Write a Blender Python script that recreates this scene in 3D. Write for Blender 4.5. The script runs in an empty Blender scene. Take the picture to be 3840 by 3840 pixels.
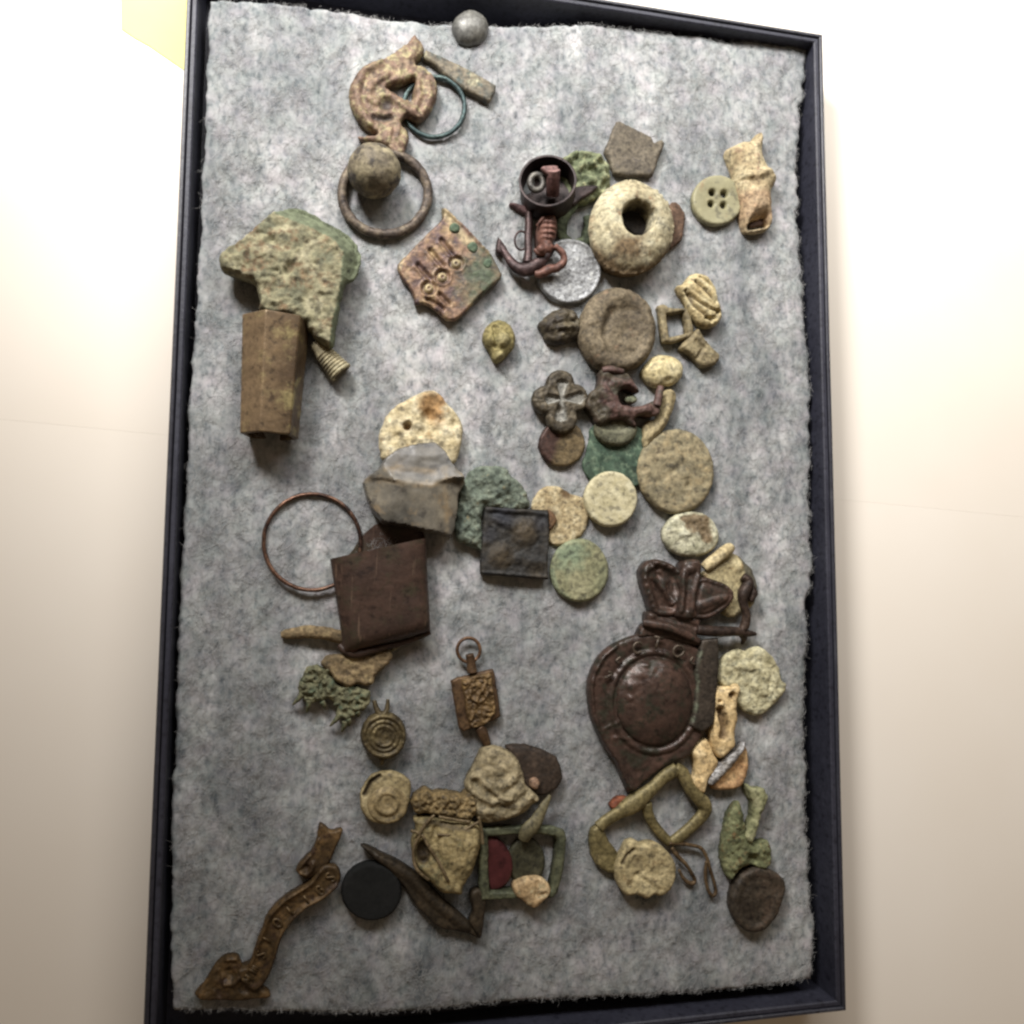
import bpy, math, random
import numpy as np
from mathutils import Vector, Matrix
from mathutils.geometry import delaunay_2d_cdt

S = 0.01                       # everything below is written in centimetres
sc = bpy.context.scene
COL = sc.collection
rng = np.random.default_rng(7)
random.seed(7)

# ------------------------------------------------------------------ camera
CR = np.array([0.084, -0.2161, 0.0168])
CC = np.array([-6.1465, -2.9642, 27.6841])
CF = 3234.4
H = 2.0; HA = 10.5; HB = 16.354          # case: rim height, half width, half length
def _rot(r):
    th = np.linalg.norm(r); k = r/th
    K = np.array([[0, -k[2], k[1]], [k[2], 0, -k[0]], [-k[1], k[0], 0]])
    return np.eye(3)+math.sin(th)*K+(1-math.cos(th))*K@K
RM = _rot(CR)
cam = bpy.data.cameras.new('camera'); cam_o = bpy.data.objects.new('camera', cam); COL.objects.link(cam_o)
mw = np.eye(4); mw[:3, :3] = RM; mw[:3, 3] = CC*S
cam_o.matrix_world = Matrix(mw.tolist())
cam.sensor_width = 36; cam.sensor_fit = 'HORIZONTAL'; cam.lens = CF/3840*36
cam.clip_start = 0.01; cam.clip_end = 20
sc.camera = cam_o

# ------------------------------------------------------------------ light
sc.view_settings.view_transform = 'Standard'; sc.view_settings.look = 'None'
sc.view_settings.gamma = 1; sc.view_settings.exposure = 0
w = bpy.data.worlds.new('World'); sc.world = w; w.use_nodes = True
bg = w.node_tree.nodes['Background']; bg.inputs[0].default_value = (1.0, .74, .50, 1); bg.inputs[1].default_value = .15
lamp = bpy.data.lights.new('desk_lamp', 'SPOT'); lamp_o = bpy.data.objects.new('desk_lamp', lamp); COL.objects.link(lamp_o)
LP = Vector((-23, 38, 34)); LT = Vector((5.0, 15.0, 0))
lamp_o.location = LP*S; lamp_o.rotation_euler = (LT-LP).to_track_quat('-Z', 'Y').to_euler()
lamp.energy = 17.0; lamp.color = (1.0, .97, .945); lamp.shadow_soft_size = .06
lamp.spot_size = math.radians(70); lamp.spot_blend = 1.0
# added wide fill lamp over the far end, softens and lifts the shadows
fill = bpy.data.lights.new('fill_light', 'AREA'); fill_o = bpy.data.objects.new('fill_light', fill); COL.objects.link(fill_o)
fill.shape = 'RECTANGLE'; fill.size = .55; fill.size_y = .40; fill.energy = 7.0; fill.color = (1.0, .985, .97)
fill_o.location = Vector((3, 47, 44))*S; fill_o.rotation_euler = (math.radians(17), 0, 0)
sc.cycles.filter_width = 2.5

# ------------------------------------------------------------------ maths helpers
def P(px, py, z):
    """photo pixel (3840 wide) -> point on the level z, in cm"""
    px = np.asarray(px, float); py = np.asarray(py, float)
    d = np.stack([(px-1920)/CF, (1920-py)/CF, -np.ones_like(px)], -1)@RM.T
    t = (z-CC[2])/d[..., 2]
    return CC[0]+d[..., 0]*t, CC[1]+d[..., 1]*t
PXCM = 118.0
CROP = dict(A=(1200, 0, .4141), B=(1800, 400, .4658), C=(2400, 400, .3106), D=(780, 700, .5178), E=(1400, 700, .3623),
            F=(1900, 950, .4658), G=(1900, 1500, .4658), H=(1340, 1400, .5176), I=(900, 1780, .4244), J=(1040, 2300, .4658),
            K=(1200, 2700, .5176), L=(2100, 1900, .4658), M=(2100, 2300, .4658), N=(2100, 2800, .5176), O=(600, 3000, .5176),
            Q=(1640, 2360, .3623), X=(0, 0, 1.0))
def c(k, pts):
    x0, y0, s = CROP[k]
    return [(x0+p[0]*s, y0+p[1]*s)+tuple(p[2:]) for p in pts]
def ell(cx, cy, rx, ry, n=40, wob=.02, seed=0):
    r = np.random.default_rng(seed+int(cx)); a = np.arange(n)*2*math.pi/n
    f = 1+wob*(np.sin(2*a+r.random()*6)*.5+np.sin(3*a+r.random()*6)*.5+np.sin(5*a+r.random()*6)*.35)
    return [(cx+rx*math.cos(t)*q, cy+ry*math.sin(t)*q) for t, q in zip(a, f)]
def _h(xi, yi, seed):
    h = (xi*374761393+yi*668265263+seed*974711) & 0xffffffff
    h = ((h ^ (h >> 13))*1274126177) & 0xffffffff
    return (h ^ (h >> 16))/4294967296.0
def vn(x, y, seed=0):
    x = np.asarray(x, float); y = np.asarray(y, float)
    xi = np.floor(x).astype(np.int64); yi = np.floor(y).astype(np.int64)
    fx = x-xi; fy = y-yi; fx = fx*fx*(3-2*fx); fy = fy*fy*(3-2*fy)
    a = _h(xi, yi, seed); b = _h(xi+1, yi, seed); c_ = _h(xi, yi+1, seed); d = _h(xi+1, yi+1, seed)
    return (a+(b-a)*fx)*(1-fy)+(c_+(d-c_)*fx)*fy
def fbm(x, y, seed=0, o=4):
    s = 0; a = .5
    for i in range(o):
        s = s+a*(vn(x, y, seed+i*17)-.5)*2; x = x*2.03+5.3; y = y*2.03+1.7; a *= .55
    return s
def smooth_closed(p, k=6):
    p = np.array([q[:2] for q in p], float); n = len(p); out = []
    for i in range(n):
        a, b, c_, d = p[i-1], p[i], p[(i+1) % n], p[(i+2) % n]
        for j in range(k):
            t = j/k
            out.append(.5*((2*b)+(-a+c_)*t+(2*a-5*b+4*c_-d)*t*t+(-a+3*b-3*c_+d)*t**3))
    return np.array(out)
def smooth_open(p, k=8):
    p = np.array(p, float); n = len(p); out = []
    for i in range(n-1):
        a, b, c_, d = p[max(i-1, 0)], p[i], p[i+1], p[min(i+2, n-1)]
        for j in range(k):
            t = j/k
            out.append(.5*((2*b)+(-a+c_)*t+(2*a-5*b+4*c_-d)*t*t+(-a+3*b-3*c_+d)*t**3))
    out.append(p[-1]); return np.array(out)
def resample(p, sp, closed=True):
    q = np.vstack([p, p[:1]]) if closed else p
    L = np.r_[0, np.cumsum(np.linalg.norm(np.diff(q, axis=0), axis=1))]
    n = max(int(L[-1]/sp), 8); t = np.linspace(0, L[-1], n+1)
    r = np.stack([np.interp(t, L, q[:, i]) for i in range(q.shape[1])], 1)
    return r[:-1] if closed else r
def inside(x, y, poly):
    r = np.zeros(x.shape, bool); px, py = poly[:, 0], poly[:, 1]; j = len(poly)-1
    for i in range(len(poly)):
        if py[i] != py[j]:
            m = ((py[i] > y) != (py[j] > y)) & (x < (px[j]-px[i])*(y-py[i])/(py[j]-py[i])+px[i])
            r ^= m
        j = i
    return r
def segd(x, y, a, b):
    d = b-a; L = (d*d).sum()+1e-9
    t = np.clip(((x-a[0])*d[0]+(y-a[1])*d[1])/L, 0, 1)
    return np.hypot(x-a[0]-t*d[0], y-a[1]-t*d[1])
def polyd(x, y, pts, closed=False):
    pts = [np.array(p[:2], float) for p in pts]; n = len(pts); D = np.full(np.shape(x), 1e9)
    for i in range(n if closed else n-1):
        D = np.minimum(D, segd(x, y, pts[i], pts[(i+1) % n]))
    return D
# relief pieces, arguments in photo pixels, heights in cm
def bump(d, wd, h): return h*np.clip(1-(d/wd)**2, 0, 1)
def plateau(d, wd, soft, h): return h*np.clip((wd-d)/soft+.5, 0, 1)
def dotr(X, Y, k, u, v, r, h):
    q = c(k, [(u, v)])[0]; rr = r*CROP[k][2]; return bump(np.hypot(X-q[0], Y-q[1]), rr, h)
def ringr(X, Y, k, u, v, r, wd, h, asp=1.0):
    q = c(k, [(u, v)])[0]; s = CROP[k][2]; return bump(np.abs(np.hypot(X-q[0], (Y-q[1])/asp)-r*s), wd*s, h)
def liner(X, Y, k, pts, wd, h):
    return bump(polyd(X, Y, c(k, pts)), wd*CROP[k][2], h)
def sm(x, a, b):
    t = np.clip((x-a)/(b-a), 0, 1); return t*t*(3-2*t)

# ------------------------------------------------------------------ materials
EY = ([0, 300, 1000, 1500, 1900, 2450, 3000, 3400, 3840], [1.78, 1.76, 1.5, 1.32, 1.2, 1.06, .93, .85, .78])
def lin(col): return np.array([(v/255/12.92 if v < 10 else ((v/255+.055)/1.055)**2.4) for v in col])
def alb(col, y):
    """surface colour from the colour seen in the photo at height y, with the light there taken out"""
    a = lin(col)/np.interp(y, *EY)/np.array([1.03, .99, .955])*1.12
    a = a+(a@np.array([.3, .59, .11])-a)*.06
    return tuple(np.clip(a, .004, .85))+(1,)
def M(name, c0, c1, c2, y, b=.35, fine=.05, rough=.75, metal=0.0, bmp=.5, spot=None, spot_t=.62, zone=None, zone2=None, fc=(.55, 1.32), spec=.35, fleck=.45, scr=None):
    m = bpy.data.materials.new(name); m.use_nodes = True; nt = m.node_tree; N = nt.nodes; Lk = nt.links.new
    bs = N['Principled BSDF']; tc = N.new('ShaderNodeTexCoord'); mp = N.new('ShaderNodeMapping')
    mp.inputs['Location'].default_value = tuple(random.uniform(-1, 1) for _ in range(3))
    Lk(tc.outputs['Object'], mp.inputs[0])
    n1 = N.new('ShaderNodeTexNoise'); n1.inputs['Scale'].default_value = 100/b*.5; n1.inputs['Detail'].default_value = 5; n1.inputs['Roughness'].default_value = .62
    Lk(mp.outputs[0], n1.inputs[0])
    r = N.new('ShaderNodeValToRGB'); Lk(n1.outputs[0], r.inputs[0]); e = r.color_ramp.elements
    e[0].position = .34; e[0].color = alb(c0, y); e[1].position = .66; e[1].color = alb(c2, y)
    k = e.new(.5); k.color = alb(c1, y)
    out = r.outputs[0]
    def mix(a, bcol, fac, mode='MIX'):
        x = N.new('ShaderNodeMix'); x.data_type = 'RGBA'; x.blend_type = mode
        if isinstance(fac, (int, float)): x.inputs[0].default_value = fac
        else: Lk(fac, x.inputs[0])
        Lk(a, x.inputs[6])
        if isinstance(bcol, tuple): x.inputs[7].default_value = bcol
        else: Lk(bcol, x.inputs[7])
        return x.outputs[2]
    if spot:
        n3 = N.new('ShaderNodeTexNoise'); n3.inputs['Scale'].default_value = 100/b*.8; n3.inputs['Detail'].default_value = 6; n3.inputs['Roughness'].default_value = .7
        mp2 = N.new('ShaderNodeMapping'); mp2.inputs['Location'].default_value = (.37, .11, .9); Lk(mp.outputs[0], mp2.inputs[0]); Lk(mp2.outputs[0], n3.inputs[0])
        r3 = N.new('ShaderNodeValToRGB'); Lk(n3.outputs[0], r3.inputs[0]); r3.color_ramp.elements[0].position = spot_t-.06; r3.color_ramp.elements[1].position = spot_t+.06
        out = mix(out, alb(spot, y), r3.outputs[0])
    for zc, an in ((zone, 'zone'), (zone2, 'zone2')):
        if zc:
            at = N.new('ShaderNodeAttribute'); at.attribute_name = an
            out = mix(out, alb(zc, y), at.outputs['Fac'])
    n2 = N.new('ShaderNodeTexNoise'); n2.inputs['Scale'].default_value = 100/fine*.42; n2.inputs['Detail'].default_value = 4; n2.inputs['Roughness'].default_value = .6
    Lk(mp.outputs[0], n2.inputs[0])
    r2 = N.new('ShaderNodeValToRGB'); Lk(n2.outputs[0], r2.inputs[0]); e = r2.color_ramp.elements
    e[0].position = .32; e[0].color = (fc[0],)*3+(1,); e[1].position = .68; e[1].color = (fc[1],)*3+(1,)
    out = mix(out, r2.outputs[0], 1.0, 'MULTIPLY')
    if fleck:
        n4 = N.new('ShaderNodeTexNoise'); n4.inputs['Scale'].default_value = 100/fine*.32; n4.inputs['Detail'].default_value = 3; n4.inputs['Roughness'].default_value = .55
        mp4 = N.new('ShaderNodeMapping'); mp4.inputs['Location'].default_value = (.71, .43, .2); Lk(mp.outputs[0], mp4.inputs[0]); Lk(mp4.outputs[0], n4.inputs[0])
        r4 = N.new('ShaderNodeValToRGB'); Lk(n4.outputs[0], r4.inputs[0]); e = r4.color_ramp.elements
        e[0].position = .34; e[0].color = (1-fleck, 1-fleck, 1-fleck*.95, 1); e[1].position = .44; e[1].color = (1, 1, 1, 1)
        k4 = e.new(.60); k4.color = (1, 1, 1, 1); k5 = e.new(.70); k5.color = (1+fleck*.45, 1+fleck*.43, 1+fleck*.38, 1)
        out = mix(out, r4.outputs[0], 1.0, 'MULTIPLY')
    if scr:
        for rz in (.9, 2.3):
            mp5 = N.new('ShaderNodeMapping'); mp5.inputs['Rotation'].default_value = (0, 0, rz); mp5.inputs['Scale'].default_value = (1, .045, 1); Lk(mp.outputs[0], mp5.inputs[0])
            n5 = N.new('ShaderNodeTexNoise'); n5.inputs['Scale'].default_value = 900; n5.inputs['Detail'].default_value = 2; Lk(mp5.outputs[0], n5.inputs[0])
            r5 = N.new('ShaderNodeValToRGB'); Lk(n5.outputs[0], r5.inputs[0]); r5.color_ramp.elements[0].position = .66; r5.color_ramp.elements[1].position = .74
            r5.color_ramp.elements[1].color = (.7, .7, .7, 1)
            out = mix(out, alb(scr, y), r5.outputs[0])
    Lk(out, bs.inputs['Base Color'])
    bs.inputs['Roughness'].default_value = rough; bs.inputs['Metallic'].default_value = metal
    bs.inputs['Specular IOR Level'].default_value = spec
    bp = N.new('ShaderNodeBump'); bp.inputs['Strength'].default_value = bmp; bp.inputs['Distance'].default_value = .00045
    Lk(n2.outputs[0], bp.inputs['Height']); Lk(bp.outputs[0], bs.inputs['Normal'])
    return m

# ------------------------------------------------------------------ object helpers
def thing(name, label, cat, px=None, py=None, z=1.3, group=None, loc=None):
    o = bpy.data.objects.new(name, None); COL.objects.link(o); o.empty_display_size = .005
    if loc is None:
        x, y = P(px, py, z); loc = (float(x), float(y), z)
    o.location = Vector(loc)*S
    o['label'] = label; o['category'] = cat
    if group: o['group'] = group
    return o
def tag(o, label, cat, group=None):
    o['label'] = label; o['category'] = cat
    if group: o['group'] = group
    return o
class MB:
    def __init__(s): s.v = []; s.f = []; s.z = []; s.z2 = []
    def add(s, v, f, z=None, z2=None):
        b = len(s.v); s.v += [tuple(p) for p in v]; s.f += [tuple(i+b for i in q) for q in f]
        s.z += list(z) if z is not None else [0.0]*len(v); s.z2 += list(z2) if z2 is not None else [0.0]*len(v)
    def build(s, name, mat, parent=None, smooth=True, sharp=None):
        v = np.array(s.v); o_ = np.array([v[:, 0].mean(), v[:, 1].mean(), v[:, 2].min()])
        me = bpy.data.meshes.new(name); me.from_pydata(((v-o_)*S).tolist(), [], s.f); me.update()
        me.polygons.foreach_set('use_smooth', [smooth]*len(me.polygons))
        if sharp: me.set_sharp_from_angle(angle=math.radians(sharp))
        for an, zz in (('zone', s.z), ('zone2', s.z2)):
            if any(zz):
                a = me.attributes.new(an, 'FLOAT', 'POINT'); a.data.foreach_set('value', np.array(zz, np.float32))
        me.materials.append(mat)
        ob = bpy.data.objects.new(name, me); COL.objects.link(ob)
        loc = Vector(o_)*S
        if parent:
            ob.parent = parent; q = parent; pl = Vector((0, 0, 0))
            while q: pl += q.location; q = q.parent
            loc = loc-pl
        ob.location = loc
        return ob
ZF = 1.55
def slab_mb(outer, holes=(), z0=ZF, h=.3, er=.14, side=.4, dome=0.0, relief=None, tilt=(0, 0), sp=7, rough=.01, rs=.25, wob=1.5, sharp=False,
            zone=None, zone2=None, floor=False, depth=.16, seed=0, mb=None, under=.96):
    """closed solid from a seen outline: rounded edge, relief on top, vertical sides, flat underside"""
    mb = mb or MB(); rings = []
    for i, pl in enumerate([outer]+list(holes)):
        p = np.array([q[:2] for q in pl], float)
        if not sharp: p = smooth_closed(p)
        p = resample(p, sp)
        if wob:
            n = np.roll(p, -1, 0)-np.roll(p, 1, 0); n = np.stack([n[:, 1], -n[:, 0]], 1); n /= np.linalg.norm(n, axis=1)[:, None]+1e-9
            p = p+n*(fbm(p[:, 0]/22, p[:, 1]/22, seed+3)*wob*1.6)[:, None]
        rings.append(p)
    o = rings[0]; x0, y0 = o.min(0); x1, y1 = o.max(0)
    gx, gy = np.meshgrid(np.arange(x0, x1+sp, sp), np.arange(y0, y1+sp, sp*.87))
    gx = gx+(np.arange(gx.shape[0]) % 2)[:, None]*sp*.5
    gx = gx.ravel()+rng.uniform(-.18, .18, gx.size)*sp; gy = gy.ravel()+rng.uniform(-.18, .18, gy.size)*sp
    m = inside(gx, gy, o)
    for hl in rings[1:]: m &= ~inside(gx, gy, hl)
    gx, gy = gx[m], gy[m]
    def bd(x, y):
        D = np.full(x.shape, 1e9)
        for r_ in rings:
            for i in range(len(r_)): D = np.minimum(D, segd(x, y, r_[i], r_[(i+1) % len(r_)]))
        return D
    D = bd(gx, gy); k = D > sp*.55; gx, gy, D = gx[k], gy[k], D[k]
    B = np.vstack(rings); nb = len(B); edges = []; b0 = 0
    for r_ in rings:
        n = len(r_); edges += [(b0+i, b0+(i+1) % n) for i in range(n)]; b0 += n
    X = np.r_[B[:, 0], gx]; Y = np.r_[B[:, 1], gy]; D = np.r_[np.zeros(nb), D]
    res = delaunay_2d_cdt([Vector((a, b)) for a, b in zip(X, Y)], edges, [], 0, 1e-4, True)
    if len(res[0]) != len(X):       # merged or added points: take them over
        X = np.array([v.x for v in res[0]]); Y = np.array([v.y for v in res[0]]); D = bd(X, Y); D[D < .05] = 0
        mp = {}
        for i, org in enumerate(res[3]):
            for q in org: mp[q] = i
        edges = [(mp[a], mp[b]) for a, b in edges if mp[a] != mp[b]]
    F = [list(f) for f in res[2]]
    fa = np.array(F); cx = X[fa].mean(1); cy = Y[fa].mean(1)
    kk = inside(cx, cy, o)
    for hl in rings[1:]: kk &= ~inside(cx, cy, hl)
    F = fa[kk]
    d = D/PXCM; t = np.clip(d/er, 0, 1); e = np.sqrt(np.clip(1-(1-t)**2, 0, 1))
    z = h*(side+(1-side)*e)
    dm = d.max()+1e-6
    if dome: z = z+dome*(1-(1-d/dm)**2)
    fade = np.clip(d/(er*.6), 0, 1)
    if rough: z = z+rough*1.1*fbm(X/PXCM/rs, Y/PXCM/rs, seed+11, 4)*(.35+.65*fade)
    if relief is not None: z = z+relief(X, Y, d)*fade
    wx, wy = P(X, Y, z0+h)
    z = z0+z+tilt[0]*(wx-wx.mean())+tilt[1]*(wy-wy.mean())
    zz = zone(X, Y) if zone else None; zz2 = zone2(X, Y) if zone2 else None
    n = len(X); V = list(zip(wx, wy, z)); Fs = []
    for a, b, q in F:
        s_ = (wx[b]-wx[a])*(wy[q]-wy[a])-(wx[q]-wx[a])*(wy[b]-wy[a])
        Fs.append((a, b, q) if s_ > 0 else (a, q, b))
    # sides: boundary edges of the top
    cnt = {}
    for f in Fs:
        for i in range(3):
            a, b = f[i], f[(i+1) % 3]; cnt[(a, b)] = 1
    low = {}; mx_, my_ = wx.mean(), wy.mean()
    ZL = list(zz) if zz is not None else None; ZL2 = list(zz2) if zz2 is not None else None
    def lo(i):
        if i not in low:
            low[i] = len(V); V.append((mx_+(wx[i]-mx_)*under, my_+(wy[i]-my_)*under, z0-depth))
            if ZL is not None: ZL.append(ZL[i])
            if ZL2 is not None: ZL2.append(ZL2[i])
        return low[i]
    for (a, b) in list(cnt):
        if (b, a) not in cnt: Fs.append((b, a, lo(a), lo(b)))
    # underside
    li = list(low); idx = {q: i for i, q in enumerate(li)}
    if len(li) > 3:
        r2 = delaunay_2d_cdt([Vector((X[q], Y[q])) for q in li], [(idx[a], idx[b]) for a, b in edges if a in idx and b in idx], [], 0, 1e-4, True)
        if len(r2[0]) == len(li):
            fb = np.array(r2[2]); xs = X[li]; ys = Y[li]; cx = xs[fb].mean(1); cy = ys[fb].mean(1); kk = inside(cx, cy, o)
            if not floor:
                for hl in rings[1:]: kk &= ~inside(cx, cy, hl)
            for f in fb[kk]:
                a, b, q = [li[i] for i in f]
                s_ = (wx[b]-wx[a])*(wy[q]-wy[a])-(wx[q]-wx[a])*(wy[b]-wy[a])
                g = (low[a], low[q], low[b]) if s_ > 0 else (low[a], low[b], low[q])
                Fs.append(g)
    mb.add(V, Fs, ZL, ZL2)
    return mb
def slab(name, mat, outer, parent=None, sharp_n=None, **k):
    return slab_mb(outer, **k).build(name, mat, parent, sharp=sharp_n)
def sweep_mb(pts, r, closed=False, ns=10, flat=1.0, lump=0.0, mb=None, seed=0, cap=True, sm_=True):
    """bar along world points (cm); r a radius or one per point; flat squashes it in height"""
    mb = mb or MB(); p = np.array(pts, float)
    r = np.broadcast_to(np.asarray(r, float), (len(p),)).copy()
    q = np.c_[p, r]
    if closed:
        q = np.stack([np.interp(np.arange(0, len(q), .25), np.arange(len(q)+1), np.r_[q[:, i], q[:1, i]]) for i in range(4)], 1) if not sm_ else _sc(q)
    elif sm_: q = smooth_open(q, 6)
    p, r = q[:, :3], np.abs(q[:, 3]); n = len(p); V = []; F = []
    for i in range(n):
        t = (p[(i+1) % n]-p[i-1]) if closed else (p[min(i+1, n-1)]-p[max(i-1, 0)])
        t = t/(np.linalg.norm(t)+1e-9)
        up = np.array([0, 0, 1.0]) if abs(t[2]) < .95 else np.array([0, 1.0, 0])
        a = np.cross(t, up); a /= np.linalg.norm(a); b = np.cross(a, t)
        for j in range(ns):
            th = 2*math.pi*j/ns; rr = r[i]*(1+lump*float(fbm(i*.35+3, j*.8+seed, seed+5, 2)))
            V.append(p[i]+a*math.cos(th)*rr+b*math.sin(th)*rr*flat)
    for i in range(n if closed else n-1):
        for j in range(ns):
            i2 = (i+1) % n; F.append((i*ns+j, i*ns+(j+1) % ns, i2*ns+(j+1) % ns, i2*ns+j))
    if not closed and cap:
        F.append(tuple(range(ns))[::-1]); F.append(tuple((n-1)*ns+j for j in range(ns)))
    mb.add(V, F); return mb
def _sc(q):
    n = len(q); out = []
    for i in range(n):
        a, b, c_, d = q[i-1], q[i], q[(i+1) % n], q[(i+2) % n]
        for j in range(6):
            t = j/6; out.append(.5*((2*b)+(-a+c_)*t+(2*a-5*b+4*c_-d)*t*t+(-a+3*b-3*c_+d)*t**3))
    return np.array(out)
def W(k, pts):
    """crop points (u, v, z above the batting) -> world"""
    o = []
    for q in pts:
        a = c(k, [q[:2]])[0]; z = ZF+(q[2] if len(q) > 2 else .08); x, y = P(a[0], a[1], z); o.append((float(x), float(y), z))
    return o
def circ(k, u, v, ru, rv, z=.08, n=28, a0=0, a1=360, zf=None):
    full = abs(a1-a0) >= 360; o = []
    for i in range(n if full else n+1):
        a = math.radians(a0+(a1-a0)*i/n); o.append((u+ru*math.cos(a), v+rv*math.sin(a), z if zf is None else zf(a)))
    return W(k, o)
def lathe_mb(A, B, prof, ns=24, mb=None, lump=0.0, seed=0, up=None):
    """turned body: prof = (t along A->B, radius)"""
    mb = mb or MB(); A = np.array(A, float); B = np.array(B, float); t = B-A; L = np.linalg.norm(t); t = t/L
    u = np.array([0, 0, 1.0]) if abs(t[2]) < .9 else np.array([0, 1.0, 0])
    a = np.cross(t, u); a /= np.linalg.norm(a); b = np.cross(a, t); V = []; F = []
    for i, (s_, r) in enumerate(prof):
        for j in range(ns):
            th = 2*math.pi*j/ns; rr = r*(1+lump*float(fbm(3*math.cos(th)+i*.3, 3*math.sin(th)+9, seed, 3)))
            V.append(A+t*L*s_+a*math.cos(th)*rr+b*math.sin(th)*rr)
    n = len(prof)
    for i in range(n-1):
        for j in range(ns): F.append((i*ns+j, i*ns+(j+1) % ns, (i+1)*ns+(j+1) % ns, (i+1)*ns+j))
    F.append(tuple(range(ns))[::-1]); F.append(tuple((n-1)*ns+j for j in range(ns)))
    mb.add(V, F); return mb
def ball_mb(ctr, r, nu=32, nv=20, lump=.03, seed=0, sq=1.0, mb=None, dent=None):
    mb = mb or MB(); V = []; F = []
    for i in range(nv+1):
        ph = math.pi*i/nv
        for j in range(nu):
            th = 2*math.pi*j/nu; d = np.array([math.sin(ph)*math.cos(th), math.sin(ph)*math.sin(th), math.cos(ph)])
            rr = r*(1+lump*float(fbm(d[0]*3+d[2]*1.7+9, d[1]*3+d[2]*2.1+4, seed, 3)))
            V.append((ctr[0]+d[0]*rr, ctr[1]+d[1]*rr, ctr[2]+d[2]*rr*sq))
    for i in range(nv):
        for j in range(nu): F.append((i*nu+j, (i+1)*nu+j, (i+1)*nu+(j+1) % nu, i*nu+(j+1) % nu))
    mb.add(V, F); return mb
# ------------------------------------------------------------------ table, case, batting
def table_mat():
    m = M('table_paint', (250, 243, 232), (252, 246, 236), (254, 249, 241), 0, b=6, fine=.5, rough=.5, bmp=.06, fc=(.97, 1.02), spec=.3)
    return m
tm = bpy.data.materials.new('table_paint'); tm.use_nodes = True
b_ = tm.node_tree.nodes['Principled BSDF']; b_.inputs['Roughness'].default_value = .5; b_.inputs['Specular IOR Level'].default_value = .3
nt = tm.node_tree; n_ = nt.nodes.new('ShaderNodeTexNoise'); n_.inputs['Scale'].default_value = 14; n_.inputs['Detail'].default_value = 4
tc_ = nt.nodes.new('ShaderNodeTexCoord'); nt.links.new(tc_.outputs['Object'], n_.inputs[0])
r_ = nt.nodes.new('ShaderNodeValToRGB'); r_.color_ramp.elements[0].position = .3; r_.color_ramp.elements[0].color = (.83, .765, .67, 1)
r_.color_ramp.elements[1].position = .7; r_.color_ramp.elements[1].color = (.86, .805, .72, 1)
nt.links.new(n_.outputs[0], r_.inputs[0])
vo = nt.nodes.new('ShaderNodeTexVoronoi'); vo.inputs['Scale'].default_value = 22; nt.links.new(tc_.outputs['Object'], vo.inputs[0])
n2_ = nt.nodes.new('ShaderNodeTexNoise'); n2_.inputs['Scale'].default_value = 260; n2_.inputs['Detail'].default_value = 3; nt.links.new(tc_.outputs['Object'], n2_.inputs[0])
ad = nt.nodes.new('ShaderNodeMath'); ad.operation = 'MULTIPLY_ADD'; ad.inputs[1].default_value = .05; nt.links.new(n2_.outputs[0], ad.inputs[0]); nt.links.new(vo.outputs['Distance'], ad.inputs[2])
vr = nt.nodes.new('ShaderNodeValToRGB'); vr.color_ramp.elements[0].position = .028; vr.color_ramp.elements[0].color = (.55, .53, .50, 1); vr.color_ramp.elements[1].position = .04; vr.color_ramp.elements[1].color = (1, 1, 1, 1)
nt.links.new(ad.outputs[0], vr.inputs[0])
mx = nt.nodes.new('ShaderNodeMix'); mx.data_type = 'RGBA'; mx.blend_type = 'MULTIPLY'; mx.inputs[0].default_value = 1
nt.links.new(r_.outputs[0], mx.inputs[6]); nt.links.new(vr.outputs[0], mx.inputs[7]); nt.links.new(mx.outputs[2], b_.inputs['Base Color'])
def plane_block(name, pts, z0, z1, mat):
    mb = MB(); n = len(pts)
    v = [(x, y, z1) for x, y in pts]+[(x, y, z0) for x, y in pts]
    f = [tuple(range(n)), tuple(range(n, 2*n))[::-1]]+[(i, n+i, n+(i+1) % n, (i+1) % n) for i in range(n)]
    mb.add(v, f); return mb.build(name, mat, smooth=False)
# two table boards butted together: the joint runs under the case
ja = P(400, 1610, 0); jb = P(3400, 1897, 0)
sl = (float(jb[1])-float(ja[1]))/(float(jb[0])-float(ja[0])); jy = lambda x: float(ja[1])+sl*(x-float(ja[0]))
for nm, pts in (('table', [(-70, jy(-70)+.0015), (70, jy(70)+.0015), (70, 70), (-70, 70)]),
                ('table', [(-70, -70), (70, -70), (70, jy(70)-.0015), (-70, jy(-70)-.0015)])):
    o = plane_block(nm, pts, -2.5, 0, tm); o['kind'] = 'structure'
# yellow paper lying under the top left corner of the case
ym = M('yellow_paper', (255, 252, 190), (255, 253, 198), (255, 254, 205), 0, b=3, fine=.2, rough=.8, bmp=.05, fc=(.98, 1.01), fleck=0)
for nd in ym.node_tree.nodes:
    if nd.type == 'VALTORGB' and len(nd.color_ramp.elements) == 3:
        for e in nd.color_ramp.elements: e.color = (.82, .78, .30, 1)
yp = []
for q in [(455, 108), (505, 142), (560, 172), (600, 200), (700, 268), (760, 310)]:
    yp.append(tuple(float(v) for v in P(q[0], q[1], .03)))
yp += [(yp[-1][0], yp[0][1]+9), (yp[0][0]-.5, yp[0][1]+9)]
o = plane_block('paper_note', yp, .004, .03, ym); tag(o, 'pale yellow paper note on the white table beside the dark case', 'paper')

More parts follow.
